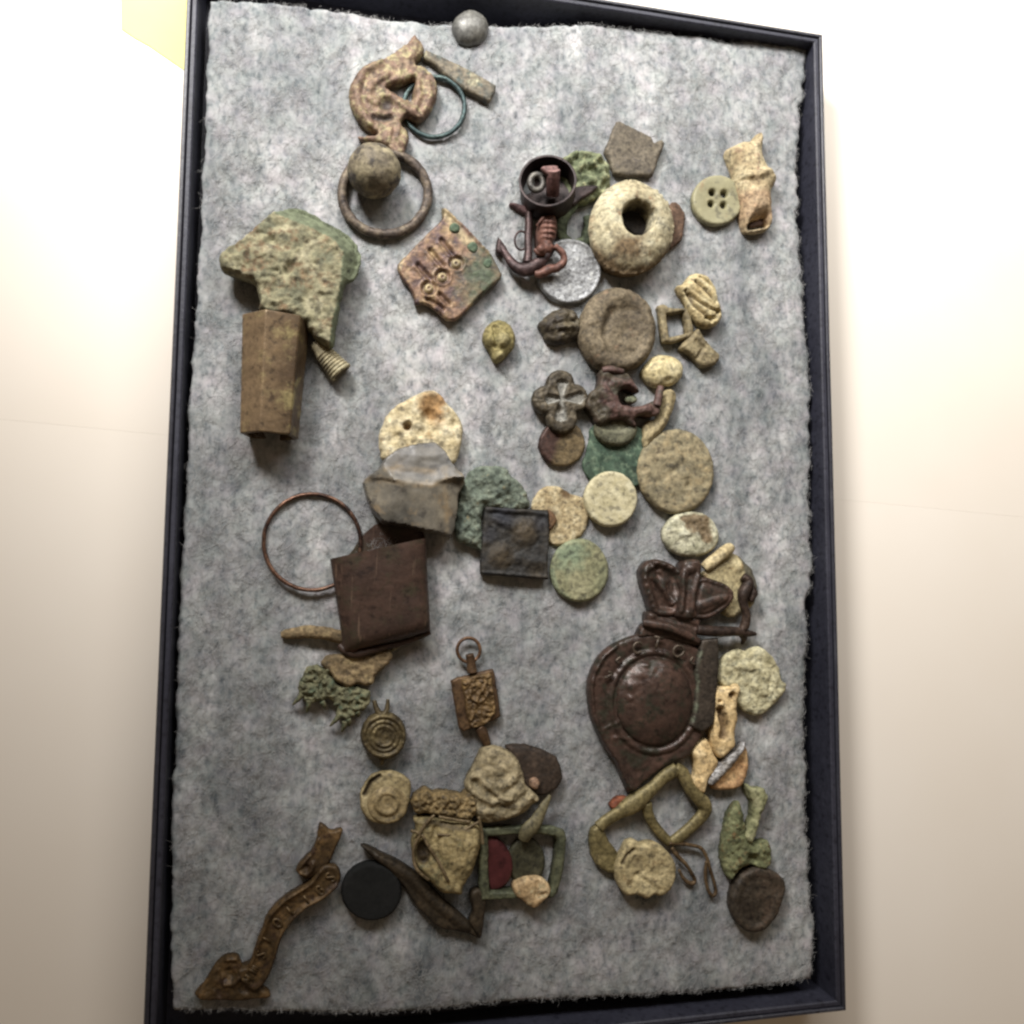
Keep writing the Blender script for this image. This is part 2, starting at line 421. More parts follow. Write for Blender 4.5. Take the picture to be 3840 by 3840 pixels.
case_m = M('dark_card', (52, 52, 62), (60, 60, 70), (68, 68, 77), 0, b=1.2, fine=.06, rough=.42, bmp=.25, fc=(.82, 1.15), spec=.5, spot=(84, 83, 88), spot_t=.69, scr=(92, 92, 98))
case_in = M('dark_lining', (54, 54, 66), (62, 62, 74), (70, 70, 82), 0, b=1.5, fine=.06, rough=.5, bmp=.25, fc=(.82, 1.15), spec=.4, spot=(80, 80, 90), spot_t=.69)
case = thing('display_case', 'shallow dark card display case full of white batting and relics', 'display case', loc=(0, 0, 0))
def wall(name, side, prof, mat):
    mb = MB(); A = HA; B = HB; N = 24; V = []; F = []
    for i in range(N+1):
        for o_, z in prof:
            t = -1+2*i/N; wv = .02*float(fbm(t*2.3+side*7, 1.5, 4, 2))+.015*math.sin(t*2+side)
            q = {0: ((A-o_)*t, (B-o_)), 1: ((A-o_), -(B-o_)*t), 2: (-(A-o_)*t, -(B-o_)), 3: (-(A-o_), (B-o_)*t)}[side]
            nrm = {0: (0, 1), 1: (1, 0), 2: (0, -1), 3: (-1, 0)}[side]
            wv *= (1-t*t)
            V.append((q[0]+nrm[0]*wv, q[1]+nrm[1]*wv, z))
    m = len(prof)
    for i in range(N):
        for j in range(m): F.append((i*m+j, i*m+(j+1) % m, (i+1)*m+(j+1) % m, (i+1)*m+j))
    mb.add(V, F); return mb.build(name, mat, case, sharp=35)
for s_ in range(4):
    wall('case_wall', s_, [(0, .0015), (0, H-.05), (.03, H), (.10, H), (.13, H-.03), (.13, .0015)], case_m)
    wall('wall_lining', s_, [(.145, .02), (.145, H-.10), (.17, H-.06), (.27, H-.06), (.31, H-.1), (.31, .02)], case_in)
mb = MB(); a_, b2 = HA-.14, HB-.14
mb.add([(-a_, -b2, .15), (a_, -b2, .15), (a_, b2, .15), (-a_, b2, .15), (-a_, -b2, .01), (a_, -b2, .01), (a_, b2, .01), (-a_, b2, .01)],
       [(0, 1, 2, 3), (7, 6, 5, 4), (0, 4, 5, 1), (1, 5, 6, 2), (2, 6, 7, 3), (3, 7, 4, 0)])
mb.build('case_floor', case_in, case, smooth=False)

# batting: outline seen in the photo, laid on its own level
Lx = ([-300, 0, 800, 1500, 2300, 3040, 3500, 3860], [792, 785, 757, 708, 671, 644, 640, 652])
Rx = ([100, 170, 400, 600, 800, 1200, 1480, 1560, 1900, 2100, 2300, 2700, 3040, 3300, 3500, 3720], [3034, 3031, 3008, 2991, 2997, 3022, 3046, 3036, 3037, 3050, 3030, 3022, 3027, 3040, 3055, 3055])
Tx = ([640, 785, 1000, 1100, 1200, 1380, 1500, 1700, 1850, 2290, 2500, 2700, 2900, 3031, 3100], [-12, -8, -2, 12, 24, 60, 74, 88, 92, 92, 118, 146, 157, 172, 178])
Bx = ([600, 656, 850, 1000, 1300, 1600, 1908, 2300, 2700, 2900, 3055, 3100], [3790, 3794, 3788, 3798, 3806, 3794, 3758, 3742, 3719, 3692, 3676, 3670])
NU, NV = 210, 330
def bat_px(u, v, jag=1.0):
    yy0 = 0.0
    py = None
    lx = lambda y: np.interp(y, *Lx)+jag*12*fbm(y/45, y*0+2.1, 31, 4)
    rx = lambda y: np.interp(y, *Rx)+jag*14*fbm(y/40, y*0+8.1, 37, 4)
    px = 700+u*2340; py = v*3750
    for _ in range(4):
        t = np.interp(px, *Tx)+jag*13*fbm(px/40, px*0+4.4, 41, 4); bt = np.interp(px, *Bx)+jag*10*fbm(px/42, px*0+6.4, 43, 4)
        py = t+(bt-t)*v
        px = lx(py)+(rx(py)-lx(py))*u
    return px, py
def bat_h(x, y):
    return ZF-.03+.07*fbm(x/1.6, y/2.0, 51, 3)+.055*fbm(x/.45, y/.6, 53, 3)+.04*fbm(x/.13, y/.15, 57, 2)
uu, vv = np.meshgrid(np.linspace(0, 1, NU), np.linspace(0, 1, NV)); uu = uu.ravel(); vv = vv.ravel()
bx, by = bat_px(uu, vv); wx, wy = P(bx, by, ZF)
ed = np.minimum(np.minimum(uu, 1-uu)*20.0, np.minimum(vv, 1-vv)*32.0)
ez = np.sqrt(np.clip(1-(1-np.clip(ed/.5, 0, 1))**2, 0, 1))
wz = bat_h(wx, wy)-(1-ez)*.09
ID = np.arange(NU*NV).reshape(NV, NU)
F = np.stack([ID[:-1, :-1], ID[1:, :-1], ID[1:, 1:], ID[:-1, 1:]], -1).reshape(-1, 4).tolist()
V = list(zip(wx.tolist(), wy.tolist(), wz.tolist()))
loop = list(ID[0, :])+list(ID[1:, -1])+list(ID[-1, -2::-1])+list(ID[-2:0:-1, 0])
b0 = len(V)
for i in loop: V.append((V[i][0], V[i][1], .18))
for k_ in range(len(loop)):
    k2 = (k_+1) % len(loop); F.append([loop[k_], loop[k2], b0+k2, b0+k_])
bm_ = bpy.data.materials.new('batting'); bm_.use_nodes = True; nt = bm_.node_tree; N = nt.nodes
bs = N['Principled BSDF']; bs.inputs['Roughness'].default_value = 1; bs.inputs['Specular IOR Level'].default_value = .05
tc_ = N.new('ShaderNodeTexCoord')
def nz(sc_, det, rgh, sx=1, sy=1, off=0):
    mp = N.new('ShaderNodeMapping'); mp.inputs['Scale'].default_value = (sx, sy, 1); mp.inputs['Location'].default_value = (off, off*.7, 0); nt.links.new(tc_.outputs['Object'], mp.inputs[0])
    q = N.new('ShaderNodeTexNoise'); q.inputs['Scale'].default_value = sc_; q.inputs['Detail'].default_value = det; q.inputs['Roughness'].default_value = rgh
    nt.links.new(mp.outputs[0], q.inputs[0]); return q
def ramp(a, stops):
    q = N.new('ShaderNodeValToRGB'); e = q.color_ramp.elements
    e[0].position, e[0].color = stops[0]; e[1].position, e[1].color = stops[-1]
    for p_, col_ in stops[1:-1]:
        k_ = e.new(p_); k_.color = col_
    nt.links.new(a.outputs[0], q.inputs[0]); return q
def mixn(a, b_, mode, f=1.0):
    q = N.new('ShaderNodeMix'); q.data_type = 'RGBA'; q.blend_type = mode; q.inputs[0].default_value = f
    nt.links.new(a, q.inputs[6]); nt.links.new(b_, q.inputs[7]); return q.outputs[2]
def mul(*cs):
    o_ = cs[0].outputs[0]
    for k_ in cs[1:]: o_ = mixn(o_, k_.outputs[0], 'MULTIPLY')
    return o_
g = lambda v, t=0.0: (v*(1-.28*t), v*(1-.08*t), v*(1+.04*t), 1)
a1 = ramp(nz(470, 4, .62, 1.25, .8), [(.27, g(.36, .35)), (.39, g(.76, .2)), (.50, g(1.0)), (.70, g(1.22, -.06))])
a2 = ramp(nz(105, 4, .62, 1.2, .7, 3), [(.32, g(.62, .25)), (.46, g(.94, .08)), (.58, g(1.06)), (.72, g(1.22, -.06))])
q3 = nz(30, 5, .6, 1.5, .55, 7); q3.inputs['Distortion'].default_value = .8
a3 = ramp(q3, [(.32, g(.66, .22)), (.46, g(.94, .05)), (.56, g(1.10)), (.68, g(1.38, -.05))])
a4 = ramp(nz(9, 3, .5, 1, .7, 11), [(.3, g(.88, .06)), (.7, g(1.10, -.04))])
a5 = ramp(nz(160, 2, .5, 1, 1, 17), [(.3, (1.04, .985, 1.02, 1)), (.5, (1, 1, 1, 1)), (.7, (.985, 1.02, .99, 1))])
base = N.new('ShaderNodeRGB'); base.outputs[0].default_value = (.295, .299, .298, 1)
o1 = mul(base, a1, a2, a3, a4, a5)
nt.links.new(o1, bs.inputs['Base Color'])
mb = MB(); mb.v = V; mb.f = [tuple(f) for f in F]; mb.z = [0.0]*len(V); mb.z2 = mb.z
bat = mb.build('batting_pad', bm_)
tag(bat, 'fluffy white fibre batting pad filling the dark case', 'padding')
# loose fibres lying on and standing off the pad
NF, NP = 150000, 5
fu = rng.uniform(.012, .988, NF); fv = rng.uniform(.008, .992, NF)
k_ = rng.integers(1, 4, 7000); t_ = rng.uniform(0, .010, 7000)       # more of them along the four cut edges
fu[:7000] = np.where(k_ == 0, t_, np.where(k_ == 1, 1-t_, fu[:7000])); fv[:7000] = np.where(k_ == 2, t_*.66, np.where(k_ == 3, 1-t_*.66, fv[:7000]))
qx, qy = bat_px(np.clip(fu, 0, 1), np.clip(fv, 0, 1)); fx, fy = P(qx, qy, ZF)
keep = rng.uniform(0, 1, NF) < np.clip(.5+1.1*fbm(fx/.5, fy/.7, 61, 3), .12, 1)
fx, fy = fx[keep], fy[keep]; NF = len(fx)
ang = rng.normal(1.25, .75, NF)+math.pi*(rng.random(NF) < .5); curv = rng.normal(0, 1.1, NF); ln = rng.uniform(.15, .60, NF); ln = np.where(np.arange(NF) < 6000, ln*.30, ln)
pos = np.zeros((NF, NP, 3)); x, y = fx.copy(), fy.copy(); lift = rng.uniform(-.02, .03, NF); lift = np.where(np.arange(NF) < 6000, lift+.02, lift); bow = rng.uniform(-.01, .03, NF)
st = ln/(NP-1); x -= np.cos(ang)*ln*.5; y -= np.sin(ang)*ln*.5
for i in range(NP):
    t = i/(NP-1); pos[:, i, 0] = x; pos[:, i, 1] = y
    pos[:, i, 2] = bat_h(x, y)+lift+bow*4*t*(1-t)
    ang += curv*st*2; x = x+np.cos(ang)*st; y = y+np.sin(ang)*st
hc = bpy.data.hair_curves.new('fibres'); hc.add_curves([NP]*NF)
pos[:, :, 2] -= 0
hc.position_data.foreach_set('vector', (pos*S).astype(np.float32).ravel())
ra = hc.attributes.get('radius') or hc.attributes.new('radius', 'FLOAT', 'POINT')
ra.data.foreach_set('value', np.repeat(rng.uniform(.0015, .0030, NF)*S, NP).astype(np.float32))
fm = bpy.data.materials.new('fibre'); fm.use_nodes = True
b_ = fm.node_tree.nodes['Principled BSDF']; b_.inputs['Roughness'].default_value = .6; b_.inputs['Specular IOR Level'].default_value = .2
hi = fm.node_tree.nodes.new('ShaderNodeHairInfo'); r_ = fm.node_tree.nodes.new('ShaderNodeValToRGB')
r_.color_ramp.elements[0].color = (.27, .27, .265, 1); r_.color_ramp.elements[1].color = (.48, .478, .47, 1)
fm.node_tree.links.new(hi.outputs['Random'], r_.inputs[0]); fm.node_tree.links.new(r_.outputs[0], b_.inputs['Base Color'])
hc.materials.append(fm)
fo = bpy.data.objects.new('fibres', hc); COL.objects.link(fo); fo.parent = bat; fo.location = -bat.location; fo['kind'] = 'stuff'
# ------------------------------------------------------------------ relics, top of the case downwards
DISC = 'round discs and buttons'; BUC = 'buckle frames'
# grey domed button resting on the batting edge
m = M('grey_pewter', (112, 110, 105), (132, 129, 121), (146, 141, 130), 90, b=.5, rough=.45, metal=.2, bmp=.25, spot=(104, 100, 96), spec=.5, fleck=.2)
a = thing('domed_button', 'plain grey domed metal button at the top wall of the case', 'button', 1765, 93, ZF+.2, DISC)
slab('dome', m, ell(1766, 98, 68, 66), a, z0=ZF+.02, h=.16, er=.2, side=.3, dome=.24, rough=.006, depth=.3)
# ornate fragment
m = M('worn_brass_pink', (124, 98, 82), (146, 116, 94), (158, 134, 104), 350, b=.22, fine=.07, rough=.6, metal=.2, bmp=.8, spot=(182, 166, 120), spot_t=.55, zone=(72, 62, 58))
def rl(X, Y, d):
    z = liner(X, Y, 'A', [(540, 560), (400, 640), (330, 780), (350, 950), (450, 1120)], 45, .09)+liner(X, Y, 'A', [(600, 680), (460, 760), (430, 880), (520, 930)], 40, .08)
    z = z+liner(X, Y, 'A', [(880, 730), (900, 860), (860, 1000)], 34, .08)+liner(X, Y, 'A', [(980, 740), (1000, 880), (950, 1000)], 30, .07)
    z = z+liner(X, Y, 'A', [(640, 870), (760, 960), (900, 1060)], 40, .08)-dotr(X, Y, 'A', 600, 935, 75, .14)+liner(X, Y, 'A', [(840, 330), (880, 420), (820, 520)], 34, .06)
    z = z-liner(X, Y, 'A', [(500, 1060), (580, 1080), (640, 1060)], 34, .12)+liner(X, Y, 'A', [(640, 1170), (620, 1280)], 24, .07)+liner(X, Y, 'A', [(720, 1120), (700, 1240), (760, 1330)], 22, .06)
    return z
a = thing('ornate_fragment', 'worn pinkish brass ornament fragment with a triangular opening above the ring pull', 'metal ornament', 1490, 330)
slab('ornament', m, c('A', [(840, 300), (900, 345), (945, 425), (915, 490), (870, 560), (960, 600), (1050, 690), (1070, 850), (1020, 970), (955, 1055), (890, 1085), (800, 1040), (760, 1060), (740, 1110), (790, 1170), (812, 1230), (790, 1310), (745, 1400), (640, 1370), (580, 1300), (420, 1272), (345, 1215), (440, 1215), (520, 1200), (440, 1160), (365, 1085), (290, 975), (262, 820), (310, 680), (400, 580), (560, 520), (700, 440), (800, 360)]), a,
     holes=[c('A', [(600, 770), (740, 725), (865, 700), (850, 800), (830, 890), (770, 885), (690, 830)])], z0=ZF+.10, h=.28, er=.08, relief=rl, rough=.03, rs=.10, wob=3, zone=lambda X, Y: np.clip(dotr(X, Y, 'A', 600, 940, 70, 1.1)+liner(X, Y, 'A', [(500, 1060), (640, 1060)], 40, .9), 0, .9))
# teal ring under it
m = M('teal_bronze', (58, 74, 74), (78, 96, 94), (112, 128, 122), 400, b=.3, rough=.5, metal=.5, bmp=.4)
mb = sweep_mb(circ('A', 1033, 970, 276, 272, n=20, zf=lambda t: .09+.06*math.cos(t)), .078, closed=True, lump=.15)
tag(mb.build('wire_ring', m), 'thin teal green metal ring tucked under the ornate brass fragment', 'ring', 'plain rings')
# strap bar
m = M('strap_bronze', (82, 86, 80), (142, 128, 106), (184, 176, 142), 330, b=.32, rough=.65, metal=.2, bmp=.6, spot=(92, 104, 98), spot_t=.58)
o = slab('strap_bar', m, c('A', [(935, 485), (960, 440), (1110, 500), (1330, 610), (1600, 765), (1592, 830), (1535, 928), (1290, 790), (1120, 660), (1040, 575), (945, 520)]), z0=ZF+.12, h=.14, er=.05, rough=.012, wob=2, sharp=True, tilt=(.02, .0))
tag(o, 'flat mottled bronze strap bar slanting down from the ornate fragment', 'metal strip')
# ring pull with ball
m = M('aged_bronze', (116, 104, 86), (150, 136, 108), (176, 162, 128), 640, b=.4, fine=.08, rough=.68, metal=.05, bmp=.6, spot=(82, 74, 66), spot_t=.55)
a = thing('ring_pull', 'old bronze ring pull with a round ball knob at its upper left', 'ring pull', 1440, 700)
x, y = P(1404, 640, ZF+.75); ball_mb((float(x), float(y), ZF+.72), .80, lump=.05, sq=1.02, nu=48, nv=32).build('knob', m, a)
m2 = M('ring_bronze', (92, 80, 72), (124, 108, 92), (160, 144, 118), 780, b=.3, rough=.6, metal=.3, bmp=.6, spot=(72, 62, 58), spot_t=.57)
sweep_mb(circ('X', 1444, 727, 161, 152, n=24, zf=lambda t: .15+.1*max(0, -math.sin(t))), .15, closed=True, lump=.14, ns=14).build('ring', m2, a)
# corroded bronze chunk
m = M('bronze_corrosion', (124, 122, 96), (154, 146, 112), (180, 170, 136), 1000, b=.35, fine=.09, rough=.85, bmp=.9, spot=(136, 112, 82), spot_t=.58, zone=(116, 122, 94))
fr = c('D', [(480, 190), (600, 240), (760, 300), (900, 370), (975, 470), (960, 680), (930, 850), (900, 960), (880, 1130)])
def rl(X, Y, d):
    D = polyd(X, Y, fr); q = c('D', [(975, 470)])[0]
    sd = np.zeros_like(X)
    out = inside(X, Y, np.array(fr+c('D', [(930, 1200), (1200, 1000), (1250, 400), (900, 100), (500, 60)]), float)[:, :2])
    z = np.where(out, -np.clip(D/75, 0, 1)*.6, 0)
    rough_ = np.where(out, .15, 1.0)
    return z+rough_*(.075*fbm(X/16, Y/13, 5, 4)+.12*fbm(X/52, Y/40, 9, 2))+dotr(X, Y, 'D', 560, 400, 160, .06)-dotr(X, Y, 'D', 460, 385, 60, .16)-dotr(X, Y, 'D', 580, 600, 45, .14)-dotr(X, Y, 'D', 200, 440, 60, .1)
zn = lambda X, Y: inside(X, Y, np.array(fr+c('D', [(930, 1200), (1200, 1000), (1250, 400), (900, 100), (500, 60)]), float)[:, :2]).astype(float)
o = slab('bronze_chunk', m, c('D', [(600, 110), (690, 122), (770, 170), (900, 240), (1040, 335), (1095, 420), (1112, 480), (1100, 560), (1060, 640), (1005, 680), (980, 740), (955, 850), (930, 1000), (905, 1145), (850, 1125), (790, 1080), (700, 990), (660, 950), (540, 920), (380, 890), (362, 780), (335, 690), (255, 640), (170, 610), (100, 590), (72, 520), (82, 455), (150, 410), (270, 330), (380, 230), (470, 160)]),
         z0=ZF+.05, h=.95, er=.16, side=.55, relief=rl, zone=zn, wob=4, rough=.03, rs=.2, under=.80)
tag(o, 'large rough green and ochre corroded bronze chunk at the left wall', 'bronze fragment')
# hexagonal socket tube
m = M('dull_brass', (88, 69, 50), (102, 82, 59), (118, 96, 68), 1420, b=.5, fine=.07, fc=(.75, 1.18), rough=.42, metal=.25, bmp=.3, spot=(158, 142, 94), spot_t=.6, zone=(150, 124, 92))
xa, ya = P(496, 940, ZF+1.2) if False else P(*[np.float64(v) for v in c('D', [(492, 935)])[0]], ZF+1.0)
xb, yb = P(*[np.float64(v) for v in c('D', [(440, 1795)])[0]], ZF+.9)
A_ = np.array([float(xa), float(ya), ZF+.62]); B_ = np.array([float(xb), float(yb), ZF+.55]); t_ = (B_-A_)/np.linalg.norm(B_-A_)
sx_ = np.cross(np.array([0, 0, 1.0]), t_); sx_ /= np.linalg.norm(sx_); uz = np.cross(t_, sx_)
mb = MB(); V = []; F = []; NS = 24
if sx_[0] < 0: sx_ = -sx_
def hexr(base, R, off=0):
    for k_ in range(6):
        th = math.radians(165-60*k_); p = base+sx_*R*math.cos(th)+np.array([0, 0, 1.0])*R*math.sin(th); V.append(tuple(p))
for i in range(NS+1):
    q = A_+(B_-A_)*i/NS; R = .975-.14*i/NS+.008*float(fbm(i*.7, 2, 3)); hexr(q, R)
for i in range(NS+1):
    q = A_+(B_-A_)*(1-i/NS); R = .82-.14*(1-i/NS); hexr(q, R)
nr = 2*NS+2
for i in range(nr-1):
    for j in range(6): F.append((i*6+j, i*6+(j+1) % 6, (i+1)*6+(j+1) % 6, (i+1)*6+j))
for j in range(6): F.append(((nr-1)*6+j, (nr-1)*6+(j+1) % 6, (j+1) % 6, j))
zt = [(.75 if k_ % 6 in (0, 1) else 0)*(.5+.5*float(vn(k_*.13, 3.1))) for k_ in range(len(V))]  # left faces coloured paler as if lamplit, broken into tan patches
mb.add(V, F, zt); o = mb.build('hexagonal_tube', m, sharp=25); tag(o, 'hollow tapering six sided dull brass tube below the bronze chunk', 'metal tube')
mo = o.modifiers.new('edge', 'BEVEL'); mo.width = .0004; mo.segments = 2; mo.limit_method = 'ANGLE'
# ribbed cone bead
m = M('bone_tan', (140, 128, 100), (172, 158, 122), (190, 178, 142), 1350, b=.25, rough=.75, bmp=.5)
m2 = M('bead_hole', (84, 72, 52), (92, 80, 60), (102, 90, 66), 1390, b=.1, rough=.9)
a = thing('ribbed_bead', 'small ribbed tan cone bead lying at the bottom tip of the bronze chunk', 'bead', 1230, 1345)
A_ = W('D', [(770, 1130, .28)])[0]; B_ = W('D', [(965, 1350, .30)])[0]
pr = [(0, .10), (.02, .16), (.1, .20), (.25, .235)]
for i in range(8):
    t = .32+i*.085; pr += [(t, .245+.012*i), (t+.03, .285+.012*i), (t+.055, .285+.012*i), (t+.08, .25+.012*i)]
pr += [(1.0, .36), (1.01, .33)]
lathe_mb(A_, B_, pr, lump=.03).build('bead', m, a, sharp=50)
q = np.array(B_)+(np.array(B_)-np.array(A_))*.012; lathe_mb(q, q+(np.array(B_)-np.array(A_))*.012, [(0, .27), (1, .23)]).build('hole', m2, a)
# decorated plate with ring marks
m = M('decorated_bronze', (112, 84, 70), (144, 112, 86), (176, 148, 106), 980, b=.3, fine=.07, rough=.5, metal=.25, bmp=.5, spot=(98, 76, 72), spot_t=.54, zone=(84, 92, 70), zone2=(206, 188, 140))
dots = [(575, 1050), (715, 930), (860, 790)]; pits = [(590, 650, 720, 810), (465, 800, 600, 960), (710, 545, 820, 690), (690, 1110, 780, 1210), (560, 1160, 720, 1260)]
def rl(X, Y, d):
    z = 0
    for u, v in dots: z = z-ringr(X, Y, 'E', u, v, 60, 24, .10)+ringr(X, Y, 'E', u, v, 88, 20, .03)+plateau(np.hypot(X-c('E', [(u, v)])[0][0], Y-c('E', [(u, v)])[0][1]), 12, 3, .015)-dotr(X, Y, 'E', u, v, 18, .07)
    for p in pits: z = z-liner(X, Y, 'E', [p[:2], p[2:]], 28, .12)+liner(X, Y, 'E', [(p[0]-40, p[1]+30), (p[2]-40, p[3]+30)], 18, .04)
    z = z+liner(X, Y, 'E', [(720, 210), (960, 420), (1210, 690)], 22, .05)
    return z
def zn(X, Y):
    q = c('E', [(1120, 900)])[0]; u = (X-q[0])/90; v = (Y-q[1])/115
    return np.clip(1.25-np.hypot(u+.25*v, v*.9)+.5*fbm(X/18, Y/18, 77, 3), 0, 1)
def zn2(X, Y):
    z = sum(ringr(X, Y, 'E', u, v, 36, 18, .75) for u, v in dots)
    return np.clip(z+liner(X, Y, 'E', [(540, 480), (300, 720), (270, 850)], 30, .4)+liner(X, Y, 'E', [(730, 240), (960, 560), (1010, 560)], 60, .5), 0, .8)
a = thing('decorated_plate', 'square bronze plate stamped with three ring dots and green rivets', 'metal plate', 1692, 985)
slab('plate', m, c('E', [(715, 195), (760, 210), (960, 400), (1090, 540), (1220, 680), (1290, 800), (1335, 890), (1325, 960), (1220, 1040), (1100, 1140), (1000, 1250), (930, 1330), (850, 1392), (760, 1380), (690, 1320), (600, 1240), (520, 1205), (430, 1215), (420, 1150), (370, 1030), (300, 950), (248, 850), (250, 790), (330, 710), (480, 560), (600, 440), (700, 345), (722, 320), (722, 250)]), a, sharp=True,
     z0=ZF+.12, h=.20, er=.07, relief=rl, zone=zn, zone2=zn2, sp=5.5, rough=.014, rs=.2, wob=2, tilt=(.01, -.02))
m2 = M('green_rivet', (70, 88, 68), (94, 110, 84), (120, 132, 104), 920, b=.15, rough=.75, bmp=.6)
for u, v, r_ in ((845, 420, 54), (1030, 620, 56), (1188, 790, 50)): slab('rivet', m2, c('E', ell(u, v, r_, r_, 16, .06, int(u))), a, z0=ZF+.27, h=.1, er=.1, sp=4, depth=.1, rough=.01)
# little ochre lump
m = M('ochre_lump', (118, 108, 66), (146, 132, 82), (168, 152, 100), 1270, b=.2, rough=.85, bmp=.7, zone=(186, 172, 124))
def rl(X, Y, d): return dotr(X, Y, 'E', 1330, 1590, 90, .16)+dotr(X, Y, 'E', 1210, 1600, 60, .1)+dotr(X, Y, 'E', 1310, 1760, 60, .1)-liner(X, Y, 'E', [(1250, 1450), (1270, 1660)], 26, .1)
o = slab('small_lump', m, c('E', [(1250, 1380), (1340, 1368), (1435, 1430), (1482, 1560), (1462, 1660), (1400, 1730), (1350, 1780), (1300, 1812), (1250, 1785), (1220, 1700), (1160, 1620), (1143, 1550), (1170, 1450)]), z0=ZF+.06, h=.3, er=.22, dome=.12, relief=rl, rough=.03, rs=.12, sp=5,
         zone=lambda X, Y: np.clip(dotr(X, Y, 'E', 1330, 1590, 75, .8)+dotr(X, Y, 'E', 1310, 1760, 60, .6), 0, 1)); tag(o, 'small ochre crusted lump alone below the decorated plate', 'stone')
# grey square plate
m = M('grey_plate', (104, 94, 80), (122, 110, 92), (140, 128, 106), 560, b=.4, rough=.7, metal=.15, bmp=.5, spot=(96, 88, 84))
o = slab('square_plate', m, c('B', [(1100, 112), (1135, 112), (1260, 172), (1385, 238), (1410, 285), (1440, 268), (1470, 256), (1492, 285), (1470, 345), (1440, 430), (1400, 555), (1310, 552), (1200, 556), (1080, 535), (1050, 440), (1005, 350), (1050, 230)]), sharp=True, z0=ZF+.1, h=.16, er=.06, rough=.014, wob=2, tilt=(.0, .015),
         relief=lambda X, Y, d: -dotr(X, Y, 'B', 1260, 360, 90, .03)); tag(o, 'thin grey square metal plate with a chipped corner above the stone whorl', 'metal plate')
# green crusted lump + curl
m = M('green_crust', (92, 100, 72), (128, 134, 98), (166, 168, 128), 620, b=.2, rough=.9, bmp=.9, spot=(196, 190, 140), spot_t=.62, zone=(110, 84, 62))
def rl(X, Y, d):
    z = .16*fbm(X/26, Y/22, 91, 3)
    for u, v in ((760, 380), (870, 375), (960, 410), (900, 460), (980, 500), (800, 500), (990, 570), (900, 590), (710, 420)): z = z+dotr(X, Y, 'B', u, v, 42, .14)
    return z-dotr(X, Y, 'B', 870, 510, 50, .12)
a = thing('crusted_fragment', 'green crusted lump with knobbly nubs behind the dark cup', 'corroded lump', 2200, 640)
slab('lump', m, c('B', [(660, 420), (700, 380), (760, 345), (860, 340), (960, 360), (1035, 430), (1068, 560), (1035, 660), (960, 720), (850, 770), (770, 760), (700, 660), (660, 540)]), a, z0=ZF+.05, h=.34, er=.2, relief=rl, rough=.05, rs=.14, wob=5, sp=6)
m2 = M('green_curl', (58, 66, 48), (84, 92, 68), (116, 124, 92), 850, b=.2, rough=.8, bmp=.8)
o = sweep_mb(W('B', [(770, 770, .25), (690, 860, .25), (650, 950, .2), (670, 1050, .12), (760, 1100, .1), (850, 1080, .12), (885, 980, .18), (850, 880, .22)]), [.14, .2, .22, .18, .15, .2, .24, .12], flat=.7, lump=.25, ns=12).build('corroded_hook', m2); tag(o, 'curled green corroded hook between the dark cup and the stone whorl', 'hook')
# whorl
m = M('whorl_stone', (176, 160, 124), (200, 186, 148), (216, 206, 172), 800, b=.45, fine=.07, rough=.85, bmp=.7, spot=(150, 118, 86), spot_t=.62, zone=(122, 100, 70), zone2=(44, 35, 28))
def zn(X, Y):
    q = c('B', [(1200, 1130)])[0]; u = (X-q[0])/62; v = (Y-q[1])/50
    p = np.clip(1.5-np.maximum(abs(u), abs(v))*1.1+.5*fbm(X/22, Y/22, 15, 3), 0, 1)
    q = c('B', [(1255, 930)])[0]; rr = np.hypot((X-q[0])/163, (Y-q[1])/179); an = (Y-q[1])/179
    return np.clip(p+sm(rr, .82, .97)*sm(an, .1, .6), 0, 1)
a = thing('stone_whorl', 'thick cream stone whorl with a dark round hole through its middle', 'stone whorl', 2386, 833)
slab('stone_body', m, c('B', ell(1258, 930, 349, 386, 40, .02)), a, holes=[c('B', ell(1284, 882, 118, 134, 18, .07))], z0=ZF+.05, h=.95, er=.13, side=.5, zone=zn, zone2=lambda X, Y: sm(np.hypot(X-c('B', [(1284, 882)])[0][0], (Y-c('B', [(1284, 882)])[0][1])/1.12), 62, 52)*.97,  # zone2 paints the shade inside the hole
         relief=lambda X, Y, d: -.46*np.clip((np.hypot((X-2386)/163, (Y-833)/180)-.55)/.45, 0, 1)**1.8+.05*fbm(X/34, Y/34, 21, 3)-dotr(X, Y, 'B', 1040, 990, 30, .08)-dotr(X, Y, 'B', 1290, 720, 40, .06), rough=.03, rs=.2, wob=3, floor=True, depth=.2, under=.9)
slab('shade_disc', M('hole_shade', (34, 29, 25), (40, 34, 29), (48, 41, 35), 830, b=.15, rough=.95), c('B', ell(1285, 870, 145, 165, 18, .05)), a, z0=ZF+.12, h=.12, er=.1, sp=6, depth=.1)  # added dark disc, its colour stands in for shade down the hole
m2 = M('brown_flake', (84, 62, 46), (104, 78, 60), (124, 96, 74), 850, b=.2, rough=.85, bmp=.6)
o = slab('bark_flake', m2, c('B', [(1530, 790), (1600, 765), (1660, 860), (1655, 960), (1630, 1060), (1570, 1120), (1480, 1180), (1500, 980)]), z0=ZF-.02, h=.2, er=.1, rough=.03, wob=3, sp=5); tag(o, 'brown flake poking out from under the right side of the stone whorl', 'flake')
